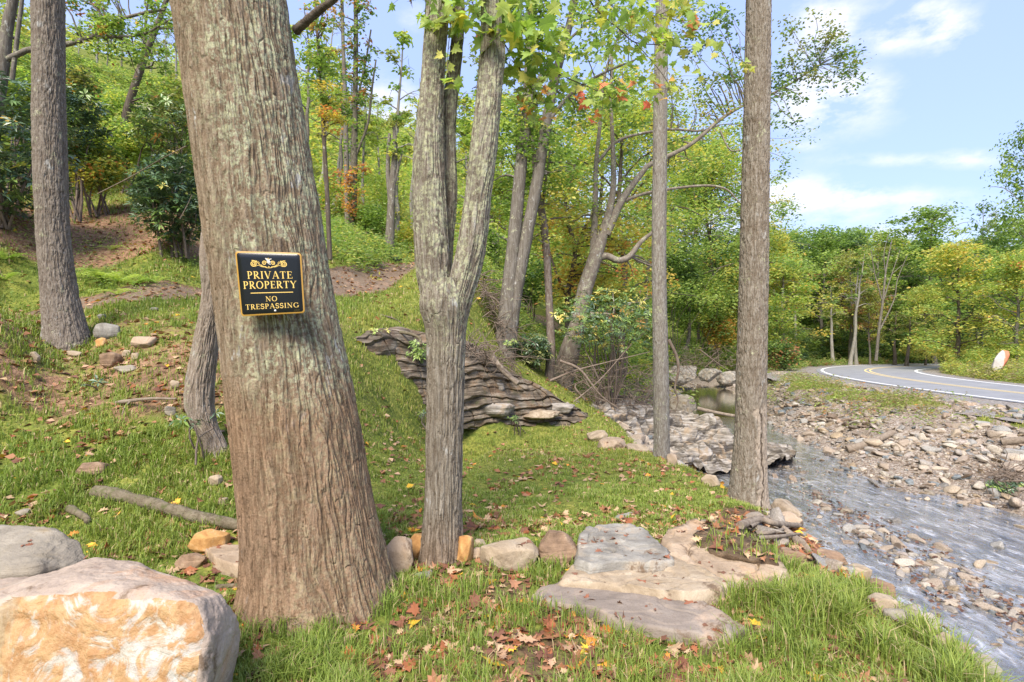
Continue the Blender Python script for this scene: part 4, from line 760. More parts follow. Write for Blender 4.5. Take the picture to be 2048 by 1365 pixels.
def leaves(mb, C, size, col, k, aspect=.55, droop=.3, up=.75, jit=.22, fold=True):
    """leaf-sized kites at C with random headings, mostly facing up"""
    n = len(C); size = np.broadcast_to(size, (n,)) * (1 - jit + 2 * jit * k.rand(n)); az = k.rand(n) * 2 * math.pi
    d = np.stack((np.cos(az), np.sin(az), -droop + .7 * (k.rand(n) - .5)), 1); d = norm(d)
    nn = norm(k.randn(n, 3) * (1 - up) + np.array([0, 0, up]) * 1.0); s = norm(np.cross(d, nn)); w = size * aspect * .5
    lift = np.cross(s, d) * (w * .35)[:, None]
    a = C; b = C + d * (size * .45)[:, None] + s * w[:, None] + lift; c = C + d * size[:, None]; e = C + d * (size * .45)[:, None] - s * w[:, None] + lift
    V = np.stack((a, b, c, e), 1).reshape(-1, 3); i = np.arange(n)[:, None] * 4
    mb.add(V, i + np.array([[0, 1, 2, 3]]), np.repeat(col * (1 + .35 * (k.rand(n, 1) - .5)), 4, 0))
def clump_leaves(mb, centers, rad, per, size, spec, k, flat=.55, aspect=.55, up=.6, clumpcol=.75, edge=None):
    m = len(centers); cc = pal(spec, k, m); n = m * per; idx = np.repeat(np.arange(m), per); r = np.broadcast_to(rad, (m,))[idx]
    o = norm(k.randn(n, 3)) * (k.rand(n, 1) ** .5) * r[:, None]; o[:, 2] *= flat; o[:, 2] -= .12 * r * (np.hypot(o[:, 0], o[:, 1]) / np.maximum(r, .01)) ** 2
    own = pal(spec, k, n); mask = (k.rand(n, 1) < clumpcol); col = np.where(mask, cc[idx], own); leaves(mb, centers[idx] + o, size, col, k, aspect, up=up)

def limb(mb, a, b, r0, r1, k, seg=6, sag=.12, n=7):
    a = np.asarray(a, float); b = np.asarray(b, float); L = np.linalg.norm(b - a); m1 = a + (b - a) * .35 + k.randn(3) * L * .05 + np.array([0, 0, L * sag]); m2 = a + (b - a) * .7 + k.randn(3) * L * .06 + np.array([0, 0, L * sag * .8])
    tube(mb, spline([a, m1, m2, b], n), np.linspace(r0, r1, n), seg, cap=False)

def make_tree(name, label, cat, loc, H, r0, c0, R, spec, seed, nlimb=14, ncl=90, per=34, leaf=.22, bark=None, lean=(0, 0), group=None, clr=None, top=.35, gap=.25, flat=.55, wob=.03, seg=8, leafmat=None):
    """trunk with limbs to leaf clumps; crown from height c0*H to H, radius R"""
    k = rs(seed); root = thing(name, label, cat, loc, group); o = np.array([float(x) for x in loc]); n = 12; t = np.linspace(0, 1, n)
    w = np.cumsum(k.randn(n, 2), 0) * wob * H / n * 2; w[0] = 0; ax = np.stack((lean[0] * t * H + w[:, 0], lean[1] * t * H + w[:, 1], t * H * .97 - .25), 1) + o
    mb = MB(); rad = r0 * (1 - t) ** .75 + .012 + r0 * .35 * np.exp(-t * H / .35); tube(mb, spline(ax, 30), np.interp(np.linspace(0, 1, 30), t, rad), seg, wob=.12, seed=seed)
    cen = []; tips = []
    for i in range(nlimb):
        f = (i + k.rand()) / nlimb; hz = c0 + (1 - c0) * f * .93; p = np.array([np.interp(hz, t, ax[:, j]) for j in range(3)]); a = i * 2.4 + k.rand() * 1.2
        prof = math.sin(math.pi * min(1, (f * (1 - top) + top * .6 + .12))) ** .7; L = R * prof * (.55 + .6 * k.rand()); el = .15 + .75 * f + .3 * (k.rand() - .3)
        q = p + L * np.array([math.cos(a), math.sin(a), el]) * np.array([1, 1, .8]); q[2] = min(q[2], o[2] + H * 1.02); rr = max(.018, np.interp(hz, t, rad) * .5); limb(mb, p, q, rr, rr * .3, k); tips.append((p, q))
        for j in range(3):
            s = .4 + .55 * k.rand(); b = p + (q - p) * s + np.array([0, 0, L * .08]); e = b + k.randn(3) * np.array([1, 1, .5]) * L * .33; limb(mb, b, e, rr * .35, .008, k, 4, .02, 4); tips.append((b, e))
    m = 0
    while m < ncl:
        p, q = tips[k.randint(len(tips))]; s = .35 + .75 * k.rand(); c = p + (q - p) * s + k.randn(3) * np.array([1, 1, .6]) * R * .13
        if k.rand() < gap * (vnoise((c * .45)[None], seed)[0] > .55) * 2.2: m += .3; continue
        cen.append(c); m += 1
    cen = np.array(cen); cen[:, 2] = np.maximum(cen[:, 2], o[2] + c0 * H * .8)
    mb.build('trunk', bark or BK_GREY, root)
    ml = MB(); clump_leaves(ml, cen, (clr or R * .26) * (.6 + .8 * k.rand(len(cen))), per, leaf, spec, k, flat); ml.build('crown', leafmat or M_LEAF, root, False)
    return root

def traced_tree(name, label, bark, traces, d, blobs, spec, seed, per=30, leaf=.13, clr=.45, ncl=10, group=None, wob=.06, twigs=True, flat=.5, cat='tree', leafmat=None, minb=.02):
    """stems follow traces rows (u, v, width_px[, distance]); leaf clumps fill blobs rows (u, v, distance, half_w_px, half_h_px, n[, palette])"""
    k = rs(seed); mb = MB(); first = None; joints = []
    for tr in traces:
        q = []; 
        for row in tr:
            dd = row[3] if len(row) > 3 else d; p = P(row[0], row[1], dd); q.append((*p, row[2] / 2 / FPX * dd))
        s = spline(q, max(8, len(q) * 8)); tube(mb, s[:, :3], np.maximum(s[:, 3], .006), 12 if q[0][3] > .08 else 7, wob=wob, seed=seed); joints.append(s)
        if first is None: first = q[0]
    root = thing(name, label, cat, first[:3], group); J = np.vstack(joints); cen = []; ml = MB()
    for b in blobs:
        u, v, dd, hu, hv, n = b[:6]; sp = b[6] if len(b) > 6 else spec; c = P(u, v, dd); a, h = hu / FPX * dd, hv / FPX * dd; o = norm(k.randn(n, 3)) * (k.rand(n, 1) ** .4) * np.array([a, max(a, h) * .55, h]); cc = c + o
        clump_leaves(ml, cc, clr * (.6 + .7 * k.rand(n)), per, leaf, sp, k, flat)
        if twigs:
            for e in cc[::2]:
                dist = np.linalg.norm(J[:, :3] - e, axis=1) + .6 * np.maximum(0, J[:, 2] - e[2]); i = dist.argmin(); r = min(J[i, 3] * .5, .04); limb(mb, J[i, :3], e, max(r, .012), .006, k, 4, .08, 6)
    mb.build('trunk', bark, root)
    if blobs: ml.build('crown', leafmat or M_LEAF, root, False)
    return root
def gz(x, y, dz=0.): return (float(x), float(y), float(G(np.array([x]), np.array([y]))[0]) + dz)
G_ = {'green': 3, 'light': 3, 'yg': 2}; GY = {'light': 2, 'yg': 4, 'yellow': 4, 'orange': .5, 'green': 1.5}; GD = {'green': 3, 'dark': 2, 'light': 1, 'yg': .5}

# ---- middle distance trees, left of the creek
traced_tree('twin_tree', 'two tall grey trunks joined at the foot, leaning right beside the grass knoll', BK_GREY,
    [[(1006, 715, 46), (1012, 660, 40), (1020, 560, 30), (1032, 440, 26), (1042, 330, 24), (1054, 230, 22), (1060, 100, 20), (1066, -150, 15), (1070, -400, 9)], [(1016, 700, 32), (1030, 600, 26), (1052, 480, 25), (1075, 360, 23), (1092, 250, 21), (1112, 150, 18, 14.6), (1150, 0, 14, 14.6), (1190, -250, 9, 14.6)],
     [(1056, 200, 8), (1100, 120, 7), (1160, 60, 5), (1260, -20, 4)], [(1092, 250, 8), (1140, 190, 7), (1200, 150, 5), (1270, 120, 3)]], 14.2,
    [(1060, 20, 14, 90, 60, 24), (1180, 60, 13.5, 110, 70, 24), (1040, 250, 14, 70, 60, 20), (1100, 330, 14.5, 90, 70, 20), (1190, 210, 15, 90, 70, 20), (1010, 400, 15, 50, 60, 9), (1240, -60, 14, 200, 100, 30), (1040, -150, 14, 160, 100, 26)], {'green': 4, 'light': 3, 'yg': 1}, 201, 44, .125, .42)
traced_tree('thin_reddish_tree', 'thin reddish-brown trunk just right of the twin grey trunks', mat_bark('bark_reddish', (.22, .165, .13), (.4, .34, .3), (.09, .06, .045), lich=.5, fz=6, fx=20, bumpd=.006),
    [[(1096, 780, 20), (1102, 700, 18), (1098, 600, 15), (1094, 520, 15), (1086, 440, 16), (1076, 390, 13), (1066, 300, 9), (1062, 200, 8), (1058, 60, 6)], [(1084, 420, 7), (1092, 360, 5), (1100, 300, 4)]], 15.2,
    [(1090, 450, 15.2, 60, 60, 12, GY), (1130, 380, 15.6, 60, 70, 14, GY), (1070, 250, 15, 50, 60, 8)], G_, 202, 36, .12, .4)
SYC = mat_bark('bark_sycamore', (.26, .21, .165), (.42, .37, .31), (.13, .10, .08), lich=.7, fz=5, fx=12, mud_z=None, bumpd=.006)
traced_tree('crooked_tree', 'crooked pale trunk leaning right over the creek, with an elbowed limb', SYC,
    [[(1118, 800, 40), (1135, 740, 34), (1152, 660, 32), (1170, 580, 30), (1192, 510, 28), (1205, 470, 22), (1214, 440, 17), (1226, 380, 12), (1226, 300, 9), (1222, 210, 7), (1224, 100, 5)], [(1196, 515, 17), (1215, 513, 14), (1236, 521, 13), (1258, 514, 12), (1282, 484, 9), (1305, 465, 7), (1330, 440, 5)],
     [(1186, 520, 16), (1190, 420, 12), (1192, 330, 9), (1200, 250, 7), (1210, 150, 5), (1240, 60, 4)], [(1212, 470, 18), (1245, 400, 14), (1285, 345, 11), (1300, 330, 10), (1380, 290, 8), (1440, 240, 7), (1490, 210, 5), (1560, 180, 4), (1640, 130, 3)],
     [(1240, 405, 8), (1300, 385, 6), (1400, 372, 5), (1450, 378, 4), (1478, 405, 3)], [(1195, 325, 7), (1240, 280, 6), (1330, 260, 5), (1400, 262, 4), (1440, 250, 3)], [(1180, 630, 12), (1210, 630, 9), (1245, 635, 6)], [(1104, 780, 16), (1120, 720, 14), (1140, 660, 12)], [(1440, 262, 3.5), (1460, 300, 3), (1485, 300, 2)]], 16.2,
    [(1590, 150, 16, 70, 55, 26, {'green': 3, 'blue': 2, 'olive': 2}), (1660, 110, 16, 60, 50, 24, {'green': 3, 'blue': 2, 'olive': 2}), (1700, 150, 16.4, 30, 40, 9, {'green': 3, 'olive': 2}), (1570, 220, 16, 40, 60, 11, {'green': 3, 'blue': 2}), (1440, 160, 16, 60, 60, 20, {'green': 3, 'olive': 2}), (1420, 60, 16, 90, 60, 30, {'green': 3, 'blue': 2}), (1380, 200, 16, 60, 50, 14, {'olive': 3, 'yg': 2}),
     (1180, 430, 16.6, 80, 60, 22, GY), (1260, 420, 17, 70, 60, 20, GY), (1280, 560, 17, 80, 60, 20, {'yellow': 3, 'orange': 1, 'yg': 3}), (1330, 300, 17, 90, 60, 20, GY), (1450, 230, 16.2, 40, 50, 10), (1560, 320, 16.2, 14, 40, 4, {'green': 1}), (1620, 60, 16, 60, 30, 12, {'olive': 3, 'green': 2})], GY, 203, 26, .115, .38, flat=.7)
traced_tree('golden_tree', 'golden-yellow leafed understorey tree between the thin reddish trunk and the crooked pale trunk', BK_BROWN, [[(1140, 720, 14), (1135, 600, 11), (1150, 500, 9), (1130, 420, 7), (1150, 330, 5)], [(1150, 500, 7), (1180, 440, 6), (1230, 420, 4)], [(1136, 600, 6), (1110, 540, 5), (1090, 470, 3)]], 18,
    [(1150, 470, 18, 60, 60, 30), (1130, 560, 18, 50, 60, 20), (1210, 560, 18, 60, 50, 18), (1110, 380, 18, 60, 50, 14), (1240, 480, 18, 60, 50, 18), (1150, 640, 18, 60, 40, 10, GD)], {'yellow': 5, 'yg': 2, 'orange': .6}, 204, 42, .14, .48)
def at(u, d): return gz((u - 1024) / FPX * d, d)
def Ht(u, d, vtop): 
    g = at(u, d); return EYE - (vtop - 682.5) / FPX * d - g[2]
mid = [(1060, 24, 150, {'green': 2, 'light': 2, 'yg': 3}, 'bushy yellow-green tree behind the twin grey trunks', 3.2), (1240, 23, 90, {'light': 3, 'yg': 3, 'yellow': 1}, 'yellow-green tree behind the crooked pale trunk', 3.6), (1360, 44, 270, {'yg': 3, 'light': 3, 'yellow': 1, 'green': 2}, 'rounded yellow-green tree between the slim trunk and the scarred trunk', 7.0),
       (1440, 46, 250, {'light': 4, 'yg': 2, 'rust': .4, 'green': 2}, 'leafy tree overhanging the pool just left of the scarred trunk', 6.6), (1290, 36, 180, {'green': 3, 'light': 2}, 'green tree behind the slim straight trunk', 5.4), (1180, 32, 120, {'green': 2, 'yellow': 1, 'yg': 2}, 'tall green-gold tree at the back of the creek thicket', 4.4), (1100, 36, 210, {'yg': 3, 'light': 2}, 'pale tree on the slope seen past the twin trunks', 3.6),
       (1400, 52, 330, {'green': 3, 'dark': 2, 'light': 1}, 'dark green tree at the bend of the creek', 5.2), (1505, 51, 430, {'yg': 3, 'yellow': 1, 'green': 1}, 'yellow-tinted tree at the bend, right behind the scarred trunk', 3.6)]
for i, (u, d, vt, sp, l, R) in enumerate(mid):
    make_tree('broadleaf_tree', l, 'tree', at(u, d), Ht(u, d, vt), (.17), (.30 if u > 1200 else .12), R, sp, 300 + i, 20, 175 + int(max(0, R - 5) * 50), 66, .14 + d * .0022, BK_BROWN if i % 2 else BK_GREY, ((i % 3 - 1) * .06, 0), gap=.15, clr=min(R * .26, 1.35))

# ---- forest across the road
proto = {}
def prot(key, H, R, c0, sp, seed, leaf, bark, ncl=150, per=46, r0=.2, **kw):
    proto[key] = dict(H=H, R=R, c0=c0, sp=sp, seed=seed, leaf=leaf, bark=bark, ncl=ncl, per=per, r0=r0, kw=kw, root=None)
prot('green', 17, 4.6, .25, {'green': 4, 'light': 2}, 401, .34, BK_GREY); prot('dark', 16, 4.2, .2, {'dark': 4, 'green': 2}, 402, .32, BK_BROWN); prot('pale', 16, 4.2, .3, {'light': 3, 'olive': 3, 'yg': 1}, 403, .34, BK_PALE, ncl=120)
prot('yellow', 14, 5.0, .12, {'yellow': 2.6, 'yg': 5, 'light': 3}, 404, .32, BK_BROWN, ncl=190); prot('gold', 13, 3.8, .2, {'yg': 4, 'yellow': 1.3, 'orange': .2, 'light': 3}, 405, .3, BK_GREY); prot('tall', 20, 3.2, .45, {'green': 3, 'olive': 2}, 406, .36, BK_PALE, ncl=80, gap=.5); prot('rusty', 14, 3.8, .3, {'rust': 1, 'olive': 3, 'yg': 2}, 407, .32, BK_GREY, ncl=110)
def put(key, u, d, vt, label, seed=0, wide=1., group=None, name='forest_tree', cat='tree'):
    q = proto[key]; loc = at(u, d); Hn = Ht(u, d, vt)
    if q['root'] is None:
        q['root'] = make_tree(name, label, cat, loc, q['H'], q['r0'], q['c0'], q['R'], q['sp'], q['seed'], 22, q['ncl'], q['per'], q['leaf'], q['bark'], group=group, **q['kw']); o = q['root']
    else: o = copy_tree(q['root'], loc, 0, 1, label, group)
    s = Hn / q['H']; o.scale = (s * wide, s * wide, s); o.rotation_euler = (0, 0, seed * 2.39); o['label'] = label; return o
far = [('yellow', 1920, 40, 470, 'big yellow maple beside the road, right of its inner bend', 1.1), ('gold', 2030, 36, 500, 'golden tree at the right edge above the leaning roadside rock', 1.), ('green', 2055, 44, 225, 'tallest open-crowned tree at the right edge, reaching into the sky', .55), ('green', 1870, 52, 395, 'green tree whose open crown rises above the yellow maple', 1.05),
  ('tall', 1965, 54, 385, 'narrow tree top poking up right of the open green crown', .5), ('pale', 1760, 56, 455, 'pale olive tree in the middle of the forest across the road', 1.0), ('rusty', 1700, 53, 490, 'rust-tinged tree behind the outer bend of the road', 1.0), ('green', 1640, 60, 440, 'green tree behind the far lawn', 1.1), ('gold', 1570, 46, 500, 'yellow-gold tree just right of the scarred trunk', 1.2),
  ('dark', 1600, 64, 470, 'dark tree behind the round clipped bush', 1.1), ('dark', 1690, 64, 455, 'dark green tree behind the rust-tinged one', 1.1), ('pale', 1800, 60, 470, 'pale tree left of the yellow maple', .9), ('green', 1990, 50, 455, 'green tree behind the golden tree at the right', 1.0), ('dark', 1960, 56, 520, 'dark tree in shade behind the yellow maple', 1.2), ('dark', 1830, 58, 540, 'low dark tree behind the yellow maple, left side', 1.2),
  ('rusty', 1740, 50, 560, 'small rusty tree near the outer bend of the road', .8), ('green', 1725, 66, 440, 'mid-green tree at the back of the road bend', 1.0), ('yellow', 1850, 48, 560, 'small orange-tinted maple at the left of the big yellow maple', .8), ('green', 1545, 62, 455, 'green tree deep behind the scarred trunk', 1.0), ('dark', 1900, 66, 480, 'dark green tree far behind the yellow maple', 1.2), ('pale', 2060, 60, 430, 'pale tree at the far right behind the tallest one', 1.2), ('gold', 1500, 56, 480, 'yellow-green tree beyond the bend, behind the scarred trunk', 1.2), ('green', 1590, 72, 450, 'bluish green tree on the rise behind the far lawn', 1.3), ('pale', 1660, 74, 470, 'faded tree on the rise behind the road bend', 1.2), ('dark', 1770, 72, 480, 'dark tree filling the back of the forest, centre', 1.4), ('green', 1850, 74, 470, 'green tree at the very back behind the yellow maple', 1.3), ('green', 1960, 74, 460, 'green tree at the very back, right side', 1.3), ('dark', 1470, 66, 520, 'dark tree far beyond the pool', 1.3), ('green', 1420, 60, 450, 'green tree far beyond the pool, left of the scarred trunk', 1.3), ('dark', 2050, 50, 580, 'low dark tree at the right edge behind the weeds', 1.2)]
for i, (key, u, d, vt, l, w) in enumerate(far): put(key, u, d, vt, l, i, w, 'trees of the forest across the road')
# bare or half-bare poles in front of the forest
poles = [(1700, 49, 550, 715, 0.10, 'pale thin trunk left of the bare white tree'), (1713, 50, 560, 718, .02, 'second pale thin trunk by the outer road bend'), (1590, 52, 560, 712, 0, 'grey trunk standing on the far lawn beside the clipped bush'), (1668, 50, 600, 716, -.05, 'slim grey trunk at the outer road bend'), (1790, 49, 640, 720, 0, 'short dark trunk at the edge of the forest shade'), (1812, 47, 650, 722, .05, 'dark trunk next to the orange-tinted maple')]
for i, (u, d, vt, vb, ln, l) in enumerate(poles):
    loc = at(u, d); make_tree('pole_tree', l, 'tree', loc, Ht(u, d, vt) * 1.3, .16, .5, 1.5, {'green': 2, 'olive': 2}, 450 + i, 8, 16, 26, .3, BK_PALE if i < 4 else BK_BROWN, (ln, 0), 'thin trunks before the far forest')
traced_tree('bare_tree', 'bare white-barked tree with leafless forked branches across the road', BK_GREY, [[(1752, 722, 6), (1758, 660, 5), (1766, 600, 4), (1772, 540, 3), (1784, 480, 1.5)], [(1764, 610, 3), (1780, 560, 2), (1800, 500, 1.2)], [(1764, 600, 3), (1750, 550, 2), (1742, 500, 1.2)], [(1772, 560, 2), (1768, 510, 1.5), (1776, 470, 1)], [(1782, 550, 1.5), (1805, 530, 1)], [(1750, 548, 1.5), (1735, 530, 1)], [(1760, 660, 3.5), (1788, 600, 2.4), (1795, 560, 1.6), (1815, 510, 1)]], 47, [], {}, 470)
def ball_shrub():
    k = rs(6); loc = at(1598, 50); r = thing('clipped_bush', 'round clipped dark green bush on the far lawn', 'bush', loc); ml = MB(); n = 2600; o = norm(k.randn(n, 3)) * (.75 + .25 * k.rand(n, 1)) * np.array([.85, .85, .62]); leaves(ml, np.array(loc) + np.array([0, 0, .5]) + o, .13, pal({'blue': 3, 'dark': 2}, k, n), k)
    ml.build('foliage', M_LEAF, r, False); m = MB(); tube(m, [loc, (loc[0], loc[1], loc[2] + .6)], [.06, .04], 6); m.build('stem', BK_BROWN, r)
ball_shrub()

# ---- distant woods on the slopes, one mass
def far_wood():
    k = rs(77); ml = MB(); 
    def strip(n, d0, d1, u0, u1, sp, h, per, leaf, r):
        d = d0 * (d1 / d0) ** k.rand(n); u = u0 + (u1 - u0) * k.rand(n); x = (u - 1024) / FPX * d; g = G(x, d); c = np.stack((x, d, g + h * (.15 + .85 * k.rand(n) ** .7)), 1)
        clump_leaves(ml, c, r * (.6 + .8 * k.rand(n)), per, leaf, sp, k, .8)
    strip(1700, 76, 190, 1380, 2500, {'green': 4, 'dark': 2, 'light': 2, 'olive': 2}, 13, 34, .75, 2.0)
    strip(900, 60, 140, 930, 1450, {'green': 3, 'yg': 3, 'light': 3}, 11, 34, .6, 1.7)
    strip(500, 42, 110, 560, 950, {'yg': 3, 'light': 3, 'olive': 1}, 5, 30, .5, 1.4); strip(420, 60, 130, -700, 560, {'yg': 2, 'light': 3, 'olive': 2}, 3.5, 28, .5, 1.3); strip(800, 50, 150, 2048, 5200, {'green': 3, 'light': 2, 'dark': 2}, 13, 26, .8, 2.4)
    o = ml.build('distant_wood', M_LEAF, None, False); tag(o, 'distant green and yellow wood covering the far slopes', 'wood', kind='stuff')
far_wood()

# ---- hillside behind and left
BKH = BK_PALE
thin = [(560, 26), (610, 30), (655, 25), (680, 28), (668, 34), (735, 30), (750, 38), (640, 40), (795, 30), (700, 42), (905, 30), (935, 34), (952, 27), (985, 30), (1005, 40), (965, 44), (820, 36), (440, 45), (420, 55), (395, 50), (375, 60), (350, 48), (330, 60), (300, 52), (282, 58), (240, 60), (215, 50), (190, 64), (160, 56), (20, 48), (200, 40), (880, 46), (725, 50), (590, 48)]
hp = None; k0 = rs(9)
for i, (u, d) in enumerate(thin):
    sp = {'light': 2, 'yg': 2, 'olive': 1}; loc = at(u, d); Hn = (11 if u > 540 else 8) * (.75 + .6 * k0.rand())
    lab = 'slender pale trunk with sparse leaves on the hillside left of the forked tree' if u < 830 else 'slender pale trunk on the slope behind the forked tree'
    lab = lab if u not in (905, 985) else ('slender pale trunk seen between the stems of the forked tree' if u == 905 else 'slender pale trunk just left of the twin grey trunks')
    if u < 540: lab = 'slender pole-like trunk high on the far-left hillside skyline'
    if i % 4 == 0 or hp is None: hp = make_tree('hillside_tree', lab, 'tree', loc, 12, .13, .45, 1.5, sp, 500 + i, 12, 34, 24, .24, BKH if i % 3 else BK_GREY, (.02, 0), 'slender trees on the hillside', wob=.04); o = hp
    else: o = copy_tree(hp, loc, k0.rand() * 6, 1, lab, 'slender trees on the hillside')
    s = Hn / 12; o.scale = (s, s, s); o['label'] = lab; o['group'] = 'slender trees on the hillside'
VINE = mat_bark('bark_vine_clad', (.13, .11, .075), (.26, .24, .18), (.05, .045, .03), lich=.3, fz=5, fx=18, bumpd=.008)
VN = {'rust': 2, 'orange': 2, 'green': 2}
traced_tree('vine_clad_tree', 'tall narrow trunk wrapped in green and orange vine left of the forked tree', VINE, [[(704, 500, 16), (706, 420, 15), (708, 330, 14), (710, 200, 11), (712, 80, 9), (710, -80, 7), (708, -300, 5)], [(712, 210, 5), (730, 130, 4), (742, 60, 3)], [(708, 320, 6), (735, 250, 5), (745, 170, 4), (752, 120, 3)]], 22,
    [(707, 400, 21.8, 14, 70, 16, VN), (712, 360, 21.8, 30, 40, 9, {'orange': 3, 'rust': 2, 'green': 1}), (712, 290, 22, 14, 50, 5, {'green': 3, 'dark': 1}), (712, 180, 22, 26, 80, 22, {'green': 3, 'blue': 2, 'rust': 1}), (715, 60, 22, 36, 80, 26, {'green': 3, 'blue': 2, 'rust': 1}), (738, 140, 22, 18, 50, 8, {'green': 3, 'rust': 1}), (700, -80, 22, 60, 80, 20, {'green': 2})], G_, 601, 26, .15, .3, flat=.9)
traced_tree('mossy_thin_tree', 'thin greenish trunk immediately left of the vine-clad one', BK_GREY, [[(696, 480, 12), (694, 380, 11), (690, 200, 9), (686, 80, 7), (682, -100, 5)]], 23, [(684, 60, 23, 30, 50, 9, {'olive': 2, 'rust': 1}), (668, 20, 23, 30, 40, 8, {'rust': 1, 'olive': 1})], G_, 602, 16, .14, .3)
traced_tree('snag_tree', 'broken-topped grey snag with leaf tufts at the end of the gravel path', BK_GREY, [[(778, 528, 20), (780, 470, 18), (783, 400, 15), (786, 350, 13), (790, 300, 10), (788, 255, 6)], [(782, 420, 10), (776, 350, 9), (777, 300, 8), (779, 268, 6)], [(788, 370, 7), (798, 330, 5), (806, 300, 3)]], 21,
    [(786, 300, 21, 24, 18, 9), (788, 250, 21, 22, 20, 6, {'green': 2, 'olive': 2}), (800, 280, 21, 16, 20, 4)], G_, 603, 26, .15, .28)
traced_tree('edge_tree', 'brown leaning trunk in the top left corner, behind the slope tree', BK_GREY, [[(-30, 420, 24), (-10, 250, 22), (6, 130, 22), (14, 60, 20), (26, 0, 18), (50, -120, 15), (80, -300, 9)], [(8, 122, 13), (40, 108, 11), (60, 100, 11), (130, 90, 10), (190, 72, 9), (225, 45, 7), (290, 26, 6), (330, 20, 4)], [(180, 74, 7), (240, 74, 6), (290, 68, 5), (330, 45, 4), (370, 30, 3)], [(24, 160, 9), (34, 80, 8), (44, 0, 7), (50, -60, 5)]], 11,
    [(180, 40, 11, 50, 40, 14), (240, 60, 11, 50, 26, 14), (290, 90, 11, 40, 30, 12), (310, 30, 11, 40, 30, 12), (160, 0, 11, 60, 30, 12), (250, -20, 11, 60, 30, 12), (20, 60, 11.5, 40, 60, 8, {'olive': 2, 'yg': 2}), (300, 140, 11.5, 40, 30, 6), (200, 100, 11, 40, 16, 5)], {'green': 4, 'light': 2, 'orange': .3}, 604, 30, .085, .24, flat=.5)
traced_tree('leaning_dark_tree', 'dark leaning trunk between the slope tree and the sign tree', BK_BROWN, [[(243, 300, 14), (252, 230, 14), (272, 165, 14), (295, 100, 12), (315, 50, 10), (340, -20, 8)], [(285, 130, 6), (290, 60, 5), (296, 0, 3)]], 17, [(250, 120, 17, 30, 40, 6, {'olive': 1, 'green': 1}), (330, 100, 17, 40, 50, 10, {'green': 2, 'olive': 1}), (300, 200, 17, 40, 40, 8, {'green': 1, 'olive': 2})], G_, 605, 20, .11, .3)
traced_tree('autumn_tree', 'green and orange-leafed tree just right of the sign tree', BK_BROWN, [[(660, 520, 10), (655, 400, 9), (648, 280, 8), (640, 150, 6), (630, 0, 5)]], 14, [(640, 30, 13, 30, 40, 10, {'green': 2, 'rust': 1, 'light': 1}), (640, 120, 13.5, 34, 40, 14, {'green': 3, 'light': 2, 'yellow': .6}), (650, 190, 13.5, 40, 30, 12, {'light': 2, 'yellow': 2, 'green': 1}), (665, 240, 13.5, 44, 26, 12, {'orange': 1, 'yellow': 3, 'light': 1}), (625, 170, 14, 30, 50, 8), (690, 215, 14, 26, 20, 5, {'green': 2, 'yg': 1})], G_, 606, 30, .10, .26)
# ---------------------------------------------------------------- shrubs, ferns, saplings
def whorls(ml, cen, n_leaf, L, spec, k, w=.28, up=.5):
    """rosettes of long leathery leaves at twig ends"""
    m = len(cen); az = (np.arange(n_leaf)[None] * 2 * math.pi / n_leaf + k.rand(m, 1) * 6.3 + .3 * k.randn(m, n_leaf)).ravel(); c = np.repeat(cen, n_leaf, 0); n = len(c); cc = np.repeat(pal(spec, k, m), n_leaf, 0)
    ax = norm(k.randn(m, 3) * .35 + np.array([0, -.25, 1.])); ax = np.repeat(ax, n_leaf, 0); e1 = norm(np.cross(ax, np.array([1., .1, 0]))); e2 = np.cross(ax, e1)
    d = norm(e1 * np.cos(az)[:, None] + e2 * np.sin(az)[:, None] + ax * (up - .75 * k.rand(n, 1))); s = norm(np.cross(d, ax)); z = L * (.7 + .6 * k.rand(n, 1)); dr = np.array([0, 0, -1.]) * z * .18
    V = np.stack((c + d * z * .1, c + d * z * .55 + s * z * w * .5, c + d * z + dr, c + d * z * .55 - s * z * w * .5), 1).reshape(-1, 3); ml.add(V, np.arange(n)[:, None] * 4 + np.array([[0, 1, 2, 3]]), np.repeat(cc * (1 + .4 * (k.rand(n, 1) - .5)), 4, 0))
def shrub(name, label, u, v, d, hu, hv, n, spec, seed, style='whorl', leaf=.12, per=8, clr=.2, cat='shrub', group=None, mat=None, stems=7, gd=0.):
    k = rs(seed); c = P(u, v, d); a, h = hu / FPX * d, hv / FPX * d; o = norm(k.randn(n, 3)) * (k.rand(n, 1) ** .33) * (1 - .25 * (fbm(k.rand(n, 1) * 9 + np.zeros((n, 3)), 2, seed)[:, None])); cc = c + o * np.array([a, max(.5 * (a + h), .3), h])
    g = G(cc[:, 0], cc[:, 1]); cc[:, 2] = np.maximum(cc[:, 2], g + .08); base = gz(c[0], c[1] + .1, -.05); r = thing(name, label, cat, base, group); ml = MB(); m = MB()
    if style == 'whorl': whorls(ml, cc, per, leaf, spec, k)
    else: clump_leaves(ml, cc, clr, per, leaf, spec, k, .7)
    for e in cc[:: max(1, n // stems)]:
        b = np.array(base) + k.randn(3) * np.array([.12, .12, 0]); limb(m, b, e, .03 if h > .6 else .009, .006, k, 5, .1, 7)
    m.build('stems', M_TWIG, r); ml.build('foliage', mat or (M_GLOSSY_LEAF if style == 'whorl' else M_LEAF), r, False); return r
RH = {'dark': 5, 'blue': 4, 'green': 1.2, 'yellow': .12}
shrub('rhododendron', 'dark glossy rhododendron mass on the bank left of the slope tree', 5, 300, 10.5, 130, 165, 620, RH, 701, leaf=.17, per=9)
shrub('rhododendron', 'dark glossy rhododendron against the left side of the sign tree', 350, 400, 11.5, 80, 105, 640, RH, 702, leaf=.15, per=9)
shrub('rhododendron', 'dark rhododendron just right of the slope tree trunk', 150, 240, 13, 60, 80, 240, RH, 703, leaf=.17, per=9)
